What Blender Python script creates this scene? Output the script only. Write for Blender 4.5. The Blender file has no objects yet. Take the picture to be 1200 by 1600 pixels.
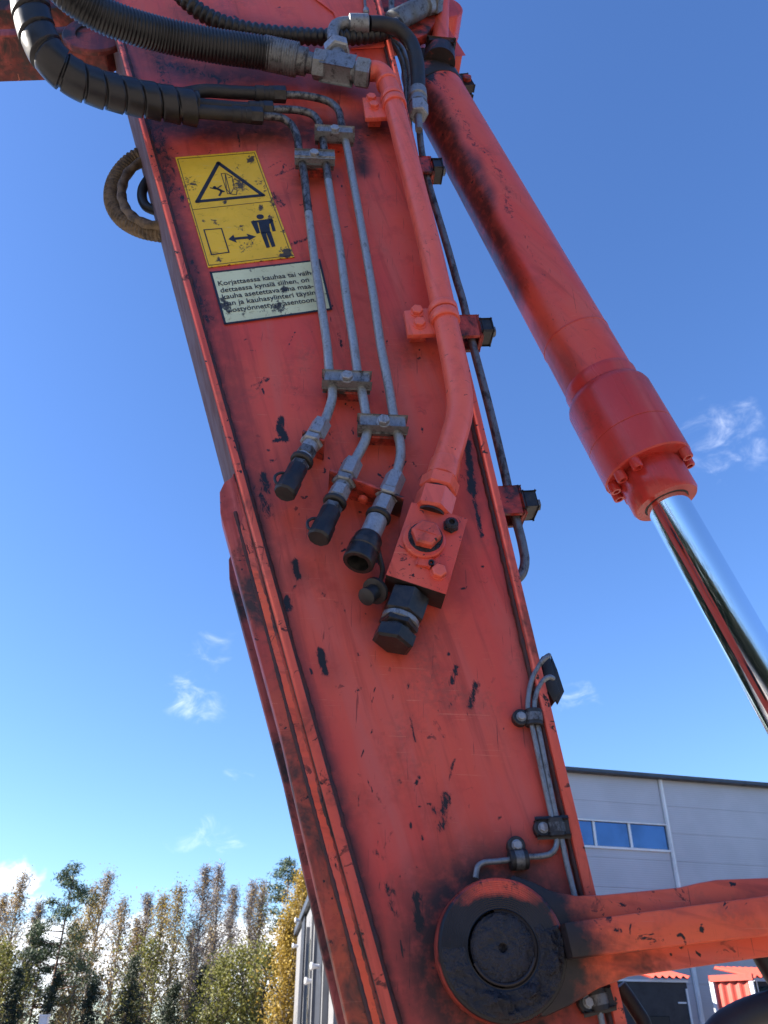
import bpy, bmesh, math, random
import numpy as np
from mathutils import Vector, Matrix
R = math.radians
random.seed(7); rng = np.random.default_rng(7)
S = bpy.context.scene
COL = S.collection
# ------------------------------------------------------------------ camera
FPX, PITCH, EYE = 1300.0, R(32.9), Vector((0, 0, 1.6))      # focal length in photo pixels (1200 x 1600)
cd = bpy.data.cameras.new('camera'); cam = bpy.data.objects.new('camera', cd); COL.objects.link(cam)
cam.location = EYE; cam.rotation_euler = (R(90) + PITCH, 0, 0)
cd.sensor_fit = 'VERTICAL'; cd.angle = 2 * math.atan(800 / FPX); cd.clip_start = .05; cd.clip_end = 3000
cd.dof.use_dof = True; cd.dof.focus_distance = 1.7; cd.dof.aperture_fstop = 8
S.camera = cam
S.render.resolution_x, S.render.resolution_y = 768, 1024
# ------------------------------------------------------------------ light
SUN_AZ, SUN_EL = R(-94.5), R(28)      # azimuth from the viewing direction (+Y), negative = left
sund = Vector((math.sin(SUN_AZ) * math.cos(SUN_EL), math.cos(SUN_AZ) * math.cos(SUN_EL), math.sin(SUN_EL)))
sl = bpy.data.lights.new('sun', 'SUN'); sl.energy = 5.0; sl.angle = R(.5); sl.color = (1, .93, .84)
so = bpy.data.objects.new('sun', sl); COL.objects.link(so); so.rotation_euler = (-sund).to_track_quat('-Z', 'Y').to_euler()
so.location = (-20, 10, 30)
S.view_settings.view_transform = 'Standard'; S.view_settings.look = 'None'
S.view_settings.gamma = 1; S.view_settings.use_curve_mapping = False
S.view_settings.exposure = 1.93
SKY_STRENGTH = .09
S.cycles.max_bounces = 5; S.cycles.diffuse_bounces = 3; S.cycles.glossy_bounces = 3; S.cycles.transmission_bounces = 2
S.cycles.caustics_reflective = False; S.cycles.caustics_refractive = False

# ------------------------------------------------------------------ node helper
class NT:
    def __init__(s, tree): s.t = tree; s.n = tree.nodes; s.l = tree.links
    def add(s, typ, ins=None, **kw):
        nd = s.n.new(typ)
        for k, v in kw.items(): setattr(nd, k, v)
        for k, v in (ins or {}).items():
            if isinstance(v, bpy.types.NodeSocket): s.l.new(v, nd.inputs[k])
            elif v is not None: nd.inputs[k].default_value = v
        return nd
    def math(s, op, a, b=None, c=None, clamp=False):
        nd = s.n.new('ShaderNodeMath'); nd.operation = op; nd.use_clamp = clamp
        for i, v in enumerate((a, b, c)):
            if v is None: continue
            if isinstance(v, bpy.types.NodeSocket): s.l.new(v, nd.inputs[i])
            else: nd.inputs[i].default_value = v
        return nd.outputs[0]
    def noise(s, vec, scale, detail=4, rough=.55, dist=0):
        nd = s.add('ShaderNodeTexNoise', {'Vector': vec, 'Scale': scale, 'Detail': detail, 'Roughness': rough, 'Distortion': dist})
        return nd.outputs['Fac']
    def ramp(s, v, lo, hi, a=0., b=1.):
        nd = s.add('ShaderNodeMapRange', {'Value': v, 'From Min': lo, 'From Max': hi, 'To Min': a, 'To Max': b})
        nd.interpolation_type = 'SMOOTHSTEP'; return nd.outputs[0]
    def mix(s, f, a, b, bt='MIX'):
        nd = s.n.new('ShaderNodeMix'); nd.data_type = 'RGBA'; nd.blend_type = bt
        for i, v in ((0, f), (6, a), (7, b)):
            if isinstance(v, bpy.types.NodeSocket): s.l.new(v, nd.inputs[i])
            elif i == 0: nd.inputs[i].default_value = v
            else: nd.inputs[i].default_value = (*v[:3], 1)
        return nd.outputs[2]
    def vmap(s, vec, scale=(1, 1, 1), rot=(0, 0, 0), loc=(0, 0, 0)):
        return s.add('ShaderNodeMapping', {'Vector': vec, 'Scale': scale, 'Rotation': rot, 'Location': loc}).outputs[0]

def px_dir(px, py):
    d = Vector(((px - 600) / FPX, 0, 0)) + Vector((0, -math.sin(PITCH), math.cos(PITCH))) * ((800 - py) / FPX) \
        + Vector((0, math.cos(PITCH), math.sin(PITCH)))
    return d
# ------------------------------------------------------------------ world: clear autumn sky with a few torn clouds
W = bpy.data.worlds.new('World'); S.world = W; W.use_nodes = True
W.cycles.sampling_method = 'MANUAL'; W.cycles.sample_map_resolution = 512
w = NT(W.node_tree); w.n.clear()
sky = w.add('ShaderNodeTexSky', sky_type='NISHITA', sun_disc=False, sun_elevation=SUN_EL, sun_rotation=SUN_AZ,
            altitude=50, air_density=1.0, dust_density=.35, ozone_density=4.5)
tc = w.add('ShaderNodeTexCoord').outputs['Generated']
warp = w.add('ShaderNodeTexNoise', {'Vector': tc, 'Scale': 9., 'Detail': 5.})
tcw = w.add('ShaderNodeVectorMath', {0: warp.outputs['Color'], 1: (.5, .5, .5)}, operation='SUBTRACT').outputs[0]
tcw = w.add('ShaderNodeVectorMath', {0: tcw, 1: (.13, .13, .13)}, operation='MULTIPLY').outputs[0]
tcw = w.add('ShaderNodeVectorMath', {0: tcw, 1: tc}, operation='ADD').outputs[0]
fine = w.noise(w.vmap(tc, (1, 1, 1.6)), 26, 5, .62, .6)
blobs = None
#        px    py   rx(deg) rz(deg) density   (torn wisps)
for bx, by, rx, rz, den in ((1128, 700, 3.0, 4.6, .20), (1160, 870, 2.2, 1.6, .10), (888, 1105, 2.2, 1.3, .22), (1040, 1112, 1.0, .8, .10),
                           (315, 1015, 3.4, 1.3, .19), (300, 1078, 3.2, 2.2, .23), (345, 1312, 3.4, 1.4, .26), (265, 1328, 2.4, 1.0, .2), (5, 1338, 2.4, 1.0, .6),
                           (8, 1384, 2.2, 1.0, .6), (360, 1216, 1.6, .7, .2), (60, 870, 3, 1.2, .08),
                           (80, 1475, 4, 2.4, .95), (215, 1510, 6, 2.2, .9), (400, 1482, 4, 2.2, 1.0), (300, 1540, 9, 2.2, .9), (20, 1510, 5, 2.2, .8)):
    c = px_dir(bx, by).normalized(); rt = c.cross(Vector((0, 0, 1))).normalized(); up = rt.cross(c)
    v = w.add('ShaderNodeVectorMath', {0: tcw, 1: c}, operation='SUBTRACT').outputs[0]
    a = w.add('ShaderNodeVectorMath', {0: v, 1: rt / R(rx)}, operation='DOT_PRODUCT').outputs['Value']
    b = w.add('ShaderNodeVectorMath', {0: v, 1: up / R(rz)}, operation='DOT_PRODUCT').outputs['Value']
    d2 = w.math('ADD', w.math('MULTIPLY', a, a), w.math('MULTIPLY', b, b))
    fwd = w.add('ShaderNodeVectorMath', {0: tc, 1: c}, operation='DOT_PRODUCT').outputs['Value']
    m = w.math('MULTIPLY', w.ramp(d2, 0, 1.25, den, 0), w.ramp(fwd, .5, .6))
    blobs = m if blobs is None else w.math('MAXIMUM', blobs, m)
# the same kind of weather all round: a broken cumulus bank low on the horizon
sep = w.add('ShaderNodeSeparateXYZ', {'Vector': tc})
el = sep.outputs['Z']
band = w.math('MULTIPLY', w.ramp(el, .075, .02), w.ramp(w.noise(w.vmap(tc, (1, 1, 2.2)), 5.5, 6, .6), .40, .58))
blobs = w.math('MAXIMUM', blobs, w.math('MULTIPLY', band, 1.0))
cl = w.ramp(w.math('ADD', w.math('MULTIPLY', blobs, .95), w.math('MULTIPLY', w.math('SUBTRACT', fine, .5), w.ramp(blobs, 0, .3, 0, 1.15))), .12, 1.0, 0, 1)
cl = w.math('MULTIPLY', cl, w.ramp(el, -.02, .01))
ccol = w.mix(w.ramp(fine, .3, .7), (5.2, 5.5, 6.1), (7.2, 7.3, 7.5))
hs = w.add('ShaderNodeHueSaturation', {'Hue': .509, 'Saturation': 1.12, 'Value': .90, 'Color': sky.outputs[0]})
skc = w.mix(cl, hs.outputs[0], ccol)
bg = w.add('ShaderNodeBackground', {'Color': skc, 'Strength': SKY_STRENGTH})
w.l.new(bg.outputs[0], w.add('ShaderNodeOutputWorld').inputs[0])

# ------------------------------------------------------------------ the stick's side plate is a vertical plane; photo pixel -> point on it
D = 1.2; AZ = R(-5.17); T = .26
NRM = Vector((-math.sin(AZ), -math.cos(AZ), 0)); UH = Vector((math.cos(AZ), -math.sin(AZ), 0)); ZH = Vector((0, 0, 1))
PO = EYE - NRM * D
def P(px, py, h=0.):
    d = px_dir(px, py); t = (D - h) / (-(d.dot(NRM))); return EYE + d * t
def at_dist(px, py, dist):                      # point on the ray at a given horizontal distance
    d = px_dir(px, py); return EYE + d * (dist / math.hypot(d.x, d.y))
def UV(p): q = p - PO; return q.dot(UH), q.dot(ZH)
def FROM(u, v, h=0.): return PO + UH * u + ZH * v + NRM * h
def PIX(p):
    q = p - EYE; f = q.dot(Vector((0, math.cos(PITCH), math.sin(PITCH)))); u = q.dot(Vector((0, -math.sin(PITCH), math.cos(PITCH))))
    return 600 + q.x / f * FPX, 800 - u / f * FPX

# ------------------------------------------------------------------ mesh helpers
class MB:
    def __init__(s): s.v = []; s.f = []
    def raw(s, vs, fs):
        o = len(s.v); s.v += [tuple(x) for x in vs]; s.f += [tuple(i + o for i in f) for f in fs]; return s
    def bm(s, bm):
        bm.verts.index_update(); s.raw([x.co[:] for x in bm.verts], [[x.index for x in f.verts] for f in bm.faces]); bm.free(); return s
    def box(s, c, ax, ay, az, sx, sy, sz, bev=0., seg=2):
        bm = bmesh.new(); bmesh.ops.create_cube(bm, size=1)
        m = Matrix((ax * sx, ay * sy, az * sz)).transposed()
        for x in bm.verts: x.co = m @ x.co + c
        if bev: bmesh.ops.bevel(bm, geom=bm.edges[:], offset=bev, segments=seg, profile=.5, affect='EDGES')
        bmesh.ops.recalc_face_normals(bm, faces=bm.faces[:])
        return s.bm(bm)
    def prism(s, pts, dv, bev=0., seg=2):
        bm = bmesh.new(); a = [bm.verts.new(p) for p in pts]; b = [bm.verts.new(Vector(p) + dv) for p in pts]
        bm.faces.new(a); bm.faces.new(b[::-1]); n = len(a)
        for i in range(n): bm.faces.new((a[i], b[i], b[(i + 1) % n], a[(i + 1) % n]))
        bmesh.ops.recalc_face_normals(bm, faces=bm.faces[:])
        if bev:
            es = [e for e in bm.edges if e.calc_face_angle(0) > .5]
            bmesh.ops.bevel(bm, geom=es, offset=bev, segments=seg, profile=.5, affect='EDGES')
        return s.bm(bm)
    def lathe(s, o, d, prof, seg=24, ph=0., up=None):
        d = d.normalized(); a = (up or (ZH if abs(d.z) < .9 else UH)); x = (a - d * a.dot(d)).normalized(); y = d.cross(x)
        vs = []; fs = []; n = len(prof)
        for (t, r) in prof:
            for k in range(seg):
                g = ph + 2 * math.pi * k / seg; vs.append(o + d * t + (x * math.cos(g) + y * math.sin(g)) * r)
        for i in range(n - 1):
            for k in range(seg):
                k2 = (k + 1) % seg; fs.append((i * seg + k, i * seg + k2, (i + 1) * seg + k2, (i + 1) * seg + k))
        if prof[0][1] > 1e-6: fs.append(tuple(range(seg))[::-1])
        if prof[-1][1] > 1e-6: fs.append(tuple((n - 1) * seg + k for k in range(seg)))
        return s.raw(vs, fs)
    def hexa(s, o, d, r, L, cham=None, up=None, ph=0.):
        # hex nut / bolt head: r across corners, ends chamfered to a circle look
        c = cham if cham is not None else r * .16
        return s.lathe(o, d, [(0, r - c), (c * .6, r), (L - c * .6, r), (L, r - c)], 6, ph, up)
    def tube(s, pts, r, seg=12, n=8, smooth=True, rfun=None, cap=True):
        path = spline(pts, n) if smooth and len(pts) > 2 else [Vector(p) for p in pts]
        vs = []; fs = []; m = len(path); fr = None; L = 0.
        for i, p in enumerate(path):
            t = (path[min(i + 1, m - 1)] - path[max(i - 1, 0)]).normalized()
            if fr is None:
                a = ZH if abs(t.z) < .9 else UH; fr = (a - t * a.dot(t)).normalized()
            else: fr = (fr - t * fr.dot(t)).normalized(); L += (p - path[i - 1]).length
            y = t.cross(fr)
            for k in range(seg):
                g = 2 * math.pi * k / seg
                rr = rfun(L, g, i / (m - 1)) if rfun else r
                vs.append(p + (fr * math.cos(g) + y * math.sin(g)) * rr)
        for i in range(m - 1):
            for k in range(seg):
                k2 = (k + 1) % seg; fs.append((i * seg + k, i * seg + k2, (i + 1) * seg + k2, (i + 1) * seg + k))
        if cap: fs.append(tuple(range(seg))[::-1]); fs.append(tuple((m - 1) * seg + k for k in range(seg)))
        return s.raw(vs, fs)
    def mesh(s, name, sharp=32):
        me = bpy.data.meshes.new(name); me.from_pydata(s.v, [], s.f)
        me.polygons.foreach_set('use_smooth', [True] * len(me.polygons)); me.update()
        if sharp: me.set_sharp_from_angle(angle=R(sharp))
        return me
def spline(pts, n=8):
    p = [Vector(x) for x in pts]; p = [p[0] * 2 - p[1]] + p + [p[-1] * 2 - p[-2]]; out = []
    for i in range(1, len(p) - 2):
        a, b, c, d = p[i - 1:i + 3]
        t0 = 0.; t1 = t0 + max((b - a).length, 1e-6) ** .5; t2 = t1 + max((c - b).length, 1e-6) ** .5; t3 = t2 + max((d - c).length, 1e-6) ** .5
        for k in range(n):
            t = t1 + (t2 - t1) * k / n
            A1 = a * ((t1 - t) / (t1 - t0)) + b * ((t - t0) / (t1 - t0)); A2 = b * ((t2 - t) / (t2 - t1)) + c * ((t - t1) / (t2 - t1))
            A3 = c * ((t3 - t) / (t3 - t2)) + d * ((t - t2) / (t3 - t2))
            B1 = A1 * ((t2 - t) / (t2 - t0)) + A2 * ((t - t0) / (t2 - t0)); B2 = A2 * ((t3 - t) / (t3 - t1)) + A3 * ((t - t1) / (t3 - t1))
            out.append(B1 * ((t2 - t) / (t2 - t1)) + B2 * ((t - t1) / (t2 - t1)))
    out.append(p[-2]); return out
def PP(lst, h=None): return [P(q[0], q[1], q[2] if len(q) > 2 else h) for q in lst]

# ------------------------------------------------------------------ object helpers
def thing(name, label, cat, base, group=None):
    o = bpy.data.objects.new(name, None); COL.objects.link(o); o.location = base; o.empty_display_size = .1
    o['label'] = label; o['category'] = cat
    if group: o['group'] = group
    return o
def add(name, mb, mat, parent=None, label=None, sharp=32, kind=None):
    me = mb.mesh(name, sharp) if isinstance(mb, MB) else mb
    o = bpy.data.objects.new(name, me); COL.objects.link(o)
    if mat is not None and not me.materials: me.materials.append(mat)
    if parent is not None:
        o.parent = parent
        if parent.type == 'EMPTY': o.location = -parent.location
    if label: o['label'] = label
    if kind: o['kind'] = kind
    return o
def tag(o, label, cat, group=None):
    o['label'] = label; o['category'] = cat
    if group: o['group'] = group
    return o
# ------------------------------------------------------------------ materials (procedural)
def new_mat(name):
    m = bpy.data.materials.new(name); m.use_nodes = True; t = NT(m.node_tree)
    b = t.n['Principled BSDF']; co = t.add('ShaderNodeTexCoord').outputs['Object']
    return m, t, b, co
def setb(t, b, **kw):
    for k, v in kw.items():
        k = k.replace('_', ' ')
        if isinstance(v, bpy.types.NodeSocket): t.l.new(v, b.inputs[k])
        else: b.inputs[k].default_value = (*v, 1) if isinstance(v, tuple) else v
def bump(t, b, h, strength=.2, dist=.002):
    n = t.add('ShaderNodeBump', {'Height': h, 'Strength': strength, 'Distance': dist}); t.l.new(n.outputs[0], b.inputs['Normal'])

RED, RED2, PINK = (.65, .072, .052), (.70, .100, .056), (.58, .128, .108)
def red_paint(name, red=RED, red2=RED2, grime=0., chips=.5, attr=False, scale=1., rough=.44, dark=(.012, .011, .013), greasy=(.020, .015, .016), spot=None, axis=15., fade=.5):
    m, t, b, co = new_mat(name)
    big = t.noise(co, 2.6 * scale, 4, .62, .3); mid = t.noise(co, 15 * scale, 4, .65, .2); fin = t.noise(co, 120 * scale, 3, .65)
    ax = t.vmap(co, (1, 1, 1), (0, R(axis), 0))                                   # z runs along the stick
    streak = t.noise(t.vmap(ax, (30, 30, 1.6)), 1.5, 4, .62); wipe = t.noise(t.vmap(ax, (9, 9, 1.3)), 1.3, 4, .6, .5)
    c = t.mix(t.ramp(big, .34, .66), red, red2)
    c = t.mix(t.ramp(wipe, .46, .72, 0, .75), c, PINK)                              # chalky, wiped patches
    c = t.mix(t.ramp(mid, .50, .74, 0, .50 * fade * 2), c, tuple(x * .66 for x in red))
    c = t.mix(t.ramp(streak, .50, .72, 0, .55 * fade * 2), c, (.34, .045, .030))       # run-off streaks
    dust = t.math('MULTIPLY', t.ramp(t.noise(co, 7.5 * scale, 5, .7, .4), .50, .72, 0, .42 * fade * 2), t.ramp(fin, .36, .62))
    c = t.mix(dust, c, (.20, .075, .052))
    sc = t.noise(t.vmap(co, (5, 5, 190), (0, R(35), R(10))), 2.2, 3, .6, .5); sc2 = t.noise(t.vmap(co, (170, 170, 6), (0, R(24), 0)), 1.6, 3, .6, .5)
    c = t.mix(t.math('MULTIPLY', t.ramp(sc, .67, .69), t.ramp(big, .42, .58, 0, .6)), c, (.74, .22, .13))
    c = t.mix(t.math('MULTIPLY', t.ramp(sc2, .66, .69), t.ramp(wipe, .42, .6, 0, .75)), c, (.16, .03, .026))
    v = t.add('ShaderNodeTexVoronoi', {'Vector': t.add('ShaderNodeVectorMath', {0: co, 1: t.add('ShaderNodeVectorMath', {0: t.add('ShaderNodeTexNoise', {'Vector': co, 'Scale': 60., 'Detail': 3.}).outputs['Color'], 'Scale': .03}, operation='SCALE').outputs[0]}, operation='ADD').outputs[0], 'Scale': 30. * scale, 'Randomness': 1.})
    spk = t.math('MULTIPLY', t.ramp(v.outputs['Distance'], .13, .09), t.ramp(big, .60 - .16 * chips, .68 - .16 * chips))
    chipn = t.math('MULTIPLY', t.ramp(t.noise(co, 34 * scale, 5, .74, .8), .66 - .05 * chips, .685 - .05 * chips), t.ramp(mid, .40, .55))
    chip = t.math('MAXIMUM', spk, t.math('MULTIPLY', chipn, min(1., chips)))
    gr = None; halo = None
    if attr:
        ac = t.add('ShaderNodeAttribute', attribute_name='chip').outputs['Fac']; ag = t.add('ShaderNodeAttribute', attribute_name='grime').outputs['Fac']
        nn = t.noise(t.vmap(ax, (1, 1, .45)), 105, 6, .78, .7)
        cv = t.math('ADD', ac, t.math('MULTIPLY', t.math('SUBTRACT', nn, .5), 2.4))
        halo = t.math('MULTIPLY', t.ramp(cv, .34, .56), t.ramp(ac, .02, .2, 0, .6))
        chip = t.math('MAXIMUM', chip, t.ramp(cv, .54, .64))
        gr = t.math('MULTIPLY', ag, t.ramp(t.noise(co, 38, 4, .7), .22, .6, .5, 1.), clamp=True)
    if grime > 0:
        g2 = t.ramp(t.math('ADD', t.noise(co, 6.5 * scale, 5, .7, .5), (grime - .5) * .6), .46, .68)
        gr = g2 if gr is None else t.math('MAXIMUM', gr, g2)
    if spot:
        dd = t.add('ShaderNodeVectorMath', {0: co, 1: spot[0]}, operation='DISTANCE').outputs['Value']
        g3 = t.ramp(t.math('ADD', dd, t.math('MULTIPLY', t.math('SUBTRACT', t.noise(co, 22, 5, .7), .5), .09)), spot[2], spot[1])
        gr = g3 if gr is None else t.math('MAXIMUM', gr, g3)
    if halo is not None: c = t.mix(halo, c, (.13, .026, .024))
    if gr is not None: c = t.mix(gr, c, greasy)
    c = t.mix(chip, c, dark)
    rg = t.ramp(wipe, .3, .7, rough - .10, rough + .18)
    setb(t, b, Base_Color=c, Roughness=rg, Specular_IOR_Level=.40)
    bump(t, b, t.noise(co, 40 * scale, 3, .7), .24, .0014)
    return m
def galv(name, base=(.235, .26, .285), dark=(.045, .047, .052), amt=.5, rough=.48, metal=.5):
    m, t, b, co = new_mat(name)
    a = t.noise(t.vmap(co, (1, 1, .55)), 62, 5, .74); f = t.noise(co, 190, 4, .7); s = t.noise(t.vmap(co, (60, 60, 9)), 1.5, 4, .6)
    c = t.mix(t.ramp(f, .35, .7, 0, .5), base, tuple(x * .55 for x in base))
    c = t.mix(t.ramp(a, .64 - .26 * amt, .86 - .30 * amt), c, dark)
    c = t.mix(t.ramp(s, .62, .72, 0, .5), c, (.13, .085, .06))
    setb(t, b, Base_Color=c, Metallic=metal, Roughness=t.ramp(a, .3, .7, rough - .1, rough + .15))
    bump(t, b, f, .25, .0008); return m
def plain(name, col, rough=.5, metal=0., var=.35, scale=30., bs=.15, bd=.001, col2=None):
    m, t, b, co = new_mat(name)
    a = t.noise(co, scale, 6, .65)
    c = t.mix(t.ramp(a, .38, .72, 0, 1), col, col2 or tuple(x * (1 - var) for x in col))
    setb(t, b, Base_Color=c, Roughness=t.ramp(a, .3, .7, max(.02, rough - .08), rough + .1), Metallic=metal)
    if bs: bump(t, b, a, bs, bd)
    return m
M = {}
M['red'] = red_paint('red_paint', chips=.5)
M['plate'] = red_paint('red_plate_paint', attr=True, chips=.25)
M['red_pipe'] = red_paint('red_pipe_paint', (.74, .125, .090), (.78, .14, .09), chips=.5, rough=.38, scale=1.8, grime=.16, fade=.4)
M['red_valve'] = red_paint('red_valve_paint', chips=1., scale=2.4, grime=.24)
M['red_worn'] = red_paint('red_worn_edge', (.66, .095, .065), (.72, .12, .07), chips=1.5, grime=.38)
M['red_dirty'] = red_paint('red_dirty', (.46, .05, .036), (.5, .06, .036), chips=1.2, grime=.62, scale=2.)
M['red_greasy'] = red_paint('red_greasy', (.5, .05, .036), (.54, .06, .036), chips=1., grime=.85, scale=2.4)
M['red_rust'] = red_paint('red_rusty', (.44, .055, .036), (.48, .085, .036), chips=1.1, grime=.52, greasy=(.050, .028, .022), fade=1., scale=1.5)
M['red_dark'] = red_paint('red_dark_boom', (.085, .011, .012), (.11, .013, .012), chips=.6, grime=.55, scale=1.6)  # the boom's shade is put into the colour, far below the other reds
M['red_link'] = red_paint('red_link', (.78, .10, .046), (.84, .13, .05), chips=1.1, grime=.36, rough=.46, axis=80, spot=(P(786, 1481, .05), .095, .155))
M['red_cyl'] = red_paint('red_cylinder', attr=True, chips=.2, rough=.36, axis=33, fade=.4)
M['red_head'] = red_paint('red_cylinder_head', (.52, .046, .038), (.56, .055, .04), chips=.12, grime=.22, rough=.33)
M['red_eye'] = red_paint('red_link_eye', (.62, .070, .040), (.68, .09, .045), attr=True, chips=.9, rough=.30, greasy=(.009, .008, .011))
M['galv'] = galv('galvanised_steel')
M['galv_tube'] = galv('galvanised_tube', (.33, .36, .375), (.085, .088, .092), .4)
M['galv_clean'] = galv('zinc_plate', (.32, .35, .385), amt=.35)
M['galv_dark'] = galv('stained_steel', (.17, .18, .19), (.03, .03, .034), .75)
M['tube_black'] = galv('oily_tube', (.16, .165, .175), (.022, .022, .026), .85)
M['rod'] = plain('chrome_rod', (.80, .82, .84), .03, 1., .02, 4, 0)
M['rubber'] = plain('black_rubber', (.010, .011, .014), .55, 0, .4, 26, .35, .002, (.030, .028, .027))
M['rubber_wrap'] = plain('wrap_plastic', (.008, .009, .013), .38, 0, .4, 22, .25, .002, (.020, .020, .024))
M['hose'] = plain('ribbed_hose', (.007, .008, .010), .40, 0, .4, 60, .25, .001, (.018, .018, .020))
M['hose_grey'] = galv('crimped_sleeve', (.17, .185, .2), (.03, .03, .034), .55, .5, .4)
M['hose_dust'] = plain('dusty_hose', (.15, .105, .06), .7, 0, .7, 60, .5, .003, (.028, .022, .018))
M['blackmetal'] = plain('black_oxide', (.016, .017, .020), .36, .3, .5, 60, .2, .001, (.045, .042, .04))
M['cap'] = plain('black_dust_cap', (.010, .011, .014), .5, 0, .4, 32, .35, .002, (.030, .029, .030))
M['grease'] = plain('black_grease', (.007, .0065, .010), .24, 0, .5, 75, 1., .009, (.020, .017, .023))
M['weld'] = plain('grimy_weld', (.045, .022, .022), .6, 0, .6, 70, .6, .004, (.11, .03, .024))
M['belly'] = plain('grey_belly', (.15, .10, .10), .75, 0, .3, 14, .25, .001, (.12, .065, .065)); M['belly'].node_tree.nodes['Principled BSDF'].inputs['Specular IOR Level'].default_value = .15  # flange face grey instead of red
M['print'] = plain('black_print', (.016, .016, .022), .45, 0, .4, 60, 0)

def sticker(name, base, dirt, amt):
    m, t, b, co = new_mat(name)
    a = t.noise(co, 55, 7, .72, .5); g = t.noise(co, 9, 4, .6); s = t.noise(t.vmap(co, (14, 14, 170), (0, R(40), 0)), 1.2, 4, .6, .6)
    c = t.mix(t.ramp(g, .35, .7, 0, .6), base, tuple(x * .72 for x in base))
    c = t.mix(t.ramp(a, .60 - .1 * amt, .74 - .1 * amt, 0, .8), c, dirt)
    c = t.mix(t.ramp(s, .66, .70, 0, .35), c, (.62, .55, .30))
    ag = t.add('ShaderNodeAttribute', attribute_name='grime').outputs['Fac']
    c = t.mix(t.ramp(t.math('ADD', ag, t.math('MULTIPLY', t.math('SUBTRACT', t.noise(co, 120, 5, .7), .5), 2.0)), .36, .60, 0, .95), c, (.025, .022, .022))
    setb(t, b, Base_Color=c, Roughness=t.ramp(a, .3, .7, .42, .62)); bump(t, b, a, .12, .0006); return m
M['yellow'] = sticker('yellow_sticker', (.86, .53, .018), (.34, .20, .02), .3)
M['pale'] = sticker('pale_sticker', (.66, .72, .46), (.30, .30, .16), .5)

def leafmat(name, cols, trans=.36):
    m, t, b, co = new_mat(name)
    a = t.add('ShaderNodeAttribute', attribute_name='tint').outputs['Fac']
    r = t.add('ShaderNodeValToRGB', {'Fac': a}); e = r.color_ramp.elements
    e[0].position = 0; e[0].color = (*cols[0], 1); e[1].position = 1; e[1].color = (*cols[-1], 1)
    for i, c in enumerate(cols[1:-1]): x = e.new((i + 1) / (len(cols) - 1)); x.color = (*c, 1)
    setb(t, b, Base_Color=r.outputs[0], Roughness=.6)
    tr = t.add('ShaderNodeBsdfTranslucent', {'Color': r.outputs[0]}); mx = t.add('ShaderNodeMixShader', {0: trans, 1: b.outputs[0], 2: tr.outputs[0]})
    t.l.new(mx.outputs[0], t.n['Material Output'].inputs[0]); return m
M['leaf_gold'] = leafmat('birch_gold_leaves', [(.09, .07, .02), (.25, .185, .04), (.40, .29, .055), (.26, .175, .04)])
M['leaf_rust'] = leafmat('birch_rust_leaves', [(.10, .075, .03), (.26, .175, .05), (.37, .24, .06), (.20, .155, .055)])
M['leaf_twig'] = leafmat('birch_twigs', [(.09, .078, .075), (.15, .125, .115), (.21, .165, .14), (.12, .105, .105)], .2)
M['leaf_yellow'] = leafmat('birch_yellow_leaves', [(.15, .10, .02), (.32, .215, .035), (.42, .29, .05), (.24, .17, .035)])
M['leaf_green'] = leafmat('aspen_leaves', [(.05, .06, .015), (.13, .14, .03), (.24, .23, .05), (.09, .10, .025)])
M['needle'] = leafmat('pine_needles', [(.018, .035, .016), (.045, .075, .03), (.075, .11, .045), (.03, .05, .025)], .15)
M['needle_dark'] = leafmat('spruce_needles', [(.012, .022, .012), (.028, .045, .022), (.05, .07, .03), (.02, .032, .018)], .15)
M['bark'] = plain('grey_bark', (.10, .085, .075), .85, 0, .6, 6, .4, .02)
M['bark_birch'] = plain('birch_bark', (.34, .32, .30), .8, 0, .8, 7, .3, .02, (.08, .07, .065))
M['bark_pine'] = plain('pine_bark', (.09, .06, .045), .85, 0, .5, 6, .4, .02, (.17, .085, .045))
# ------------------------------------------------------------------ ground
def ground_mat():
    m, t, b, co = new_mat('gravel_yard')
    a = t.noise(co, .35, 5, .6); f = t.noise(co, 30, 6, .75)
    c = t.mix(t.ramp(a, .35, .7), (.31, .265, .215), (.25, .215, .175)); c = t.mix(t.ramp(f, .4, .65, 0, .5), c, (.17, .15, .125))
    setb(t, b, Base_Color=c, Roughness=.9); bump(t, b, f, .5, .02); return m
g = MB(); g.raw([(-1500, -1500, 0), (1500, -1500, 0), (1500, 1500, 0), (-1500, 1500, 0)], [(0, 1, 2, 3)])
gd = add('ground', g, ground_mat()); gd['kind'] = 'structure'

# ------------------------------------------------------------------ excavator stick
def xL(y): return 233 + (y - 250) * .2733
def xR(y): return 702 + (y - 440) * .2405
HF = .012; FT = .016
V0, V1 = -.34, 3.05
def _lin(a, b): return lambda v: a[0] + (v - a[1]) * (b[0] - a[0]) / (b[1] - a[1])
uL = _lin(UV(P(xL(1600), 1600, HF)), UV(P(xL(250), 250, HF)))
uR = _lin(UV(P(xR(1390), 1390, HF)), UV(P(xR(250), 250, HF)))
stick = thing('excavator_stick', 'worn red steel excavator stick leaning up across the whole picture', 'excavator arm', FROM((uL(V0) + uR(V0)) / 2, V0))

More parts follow.
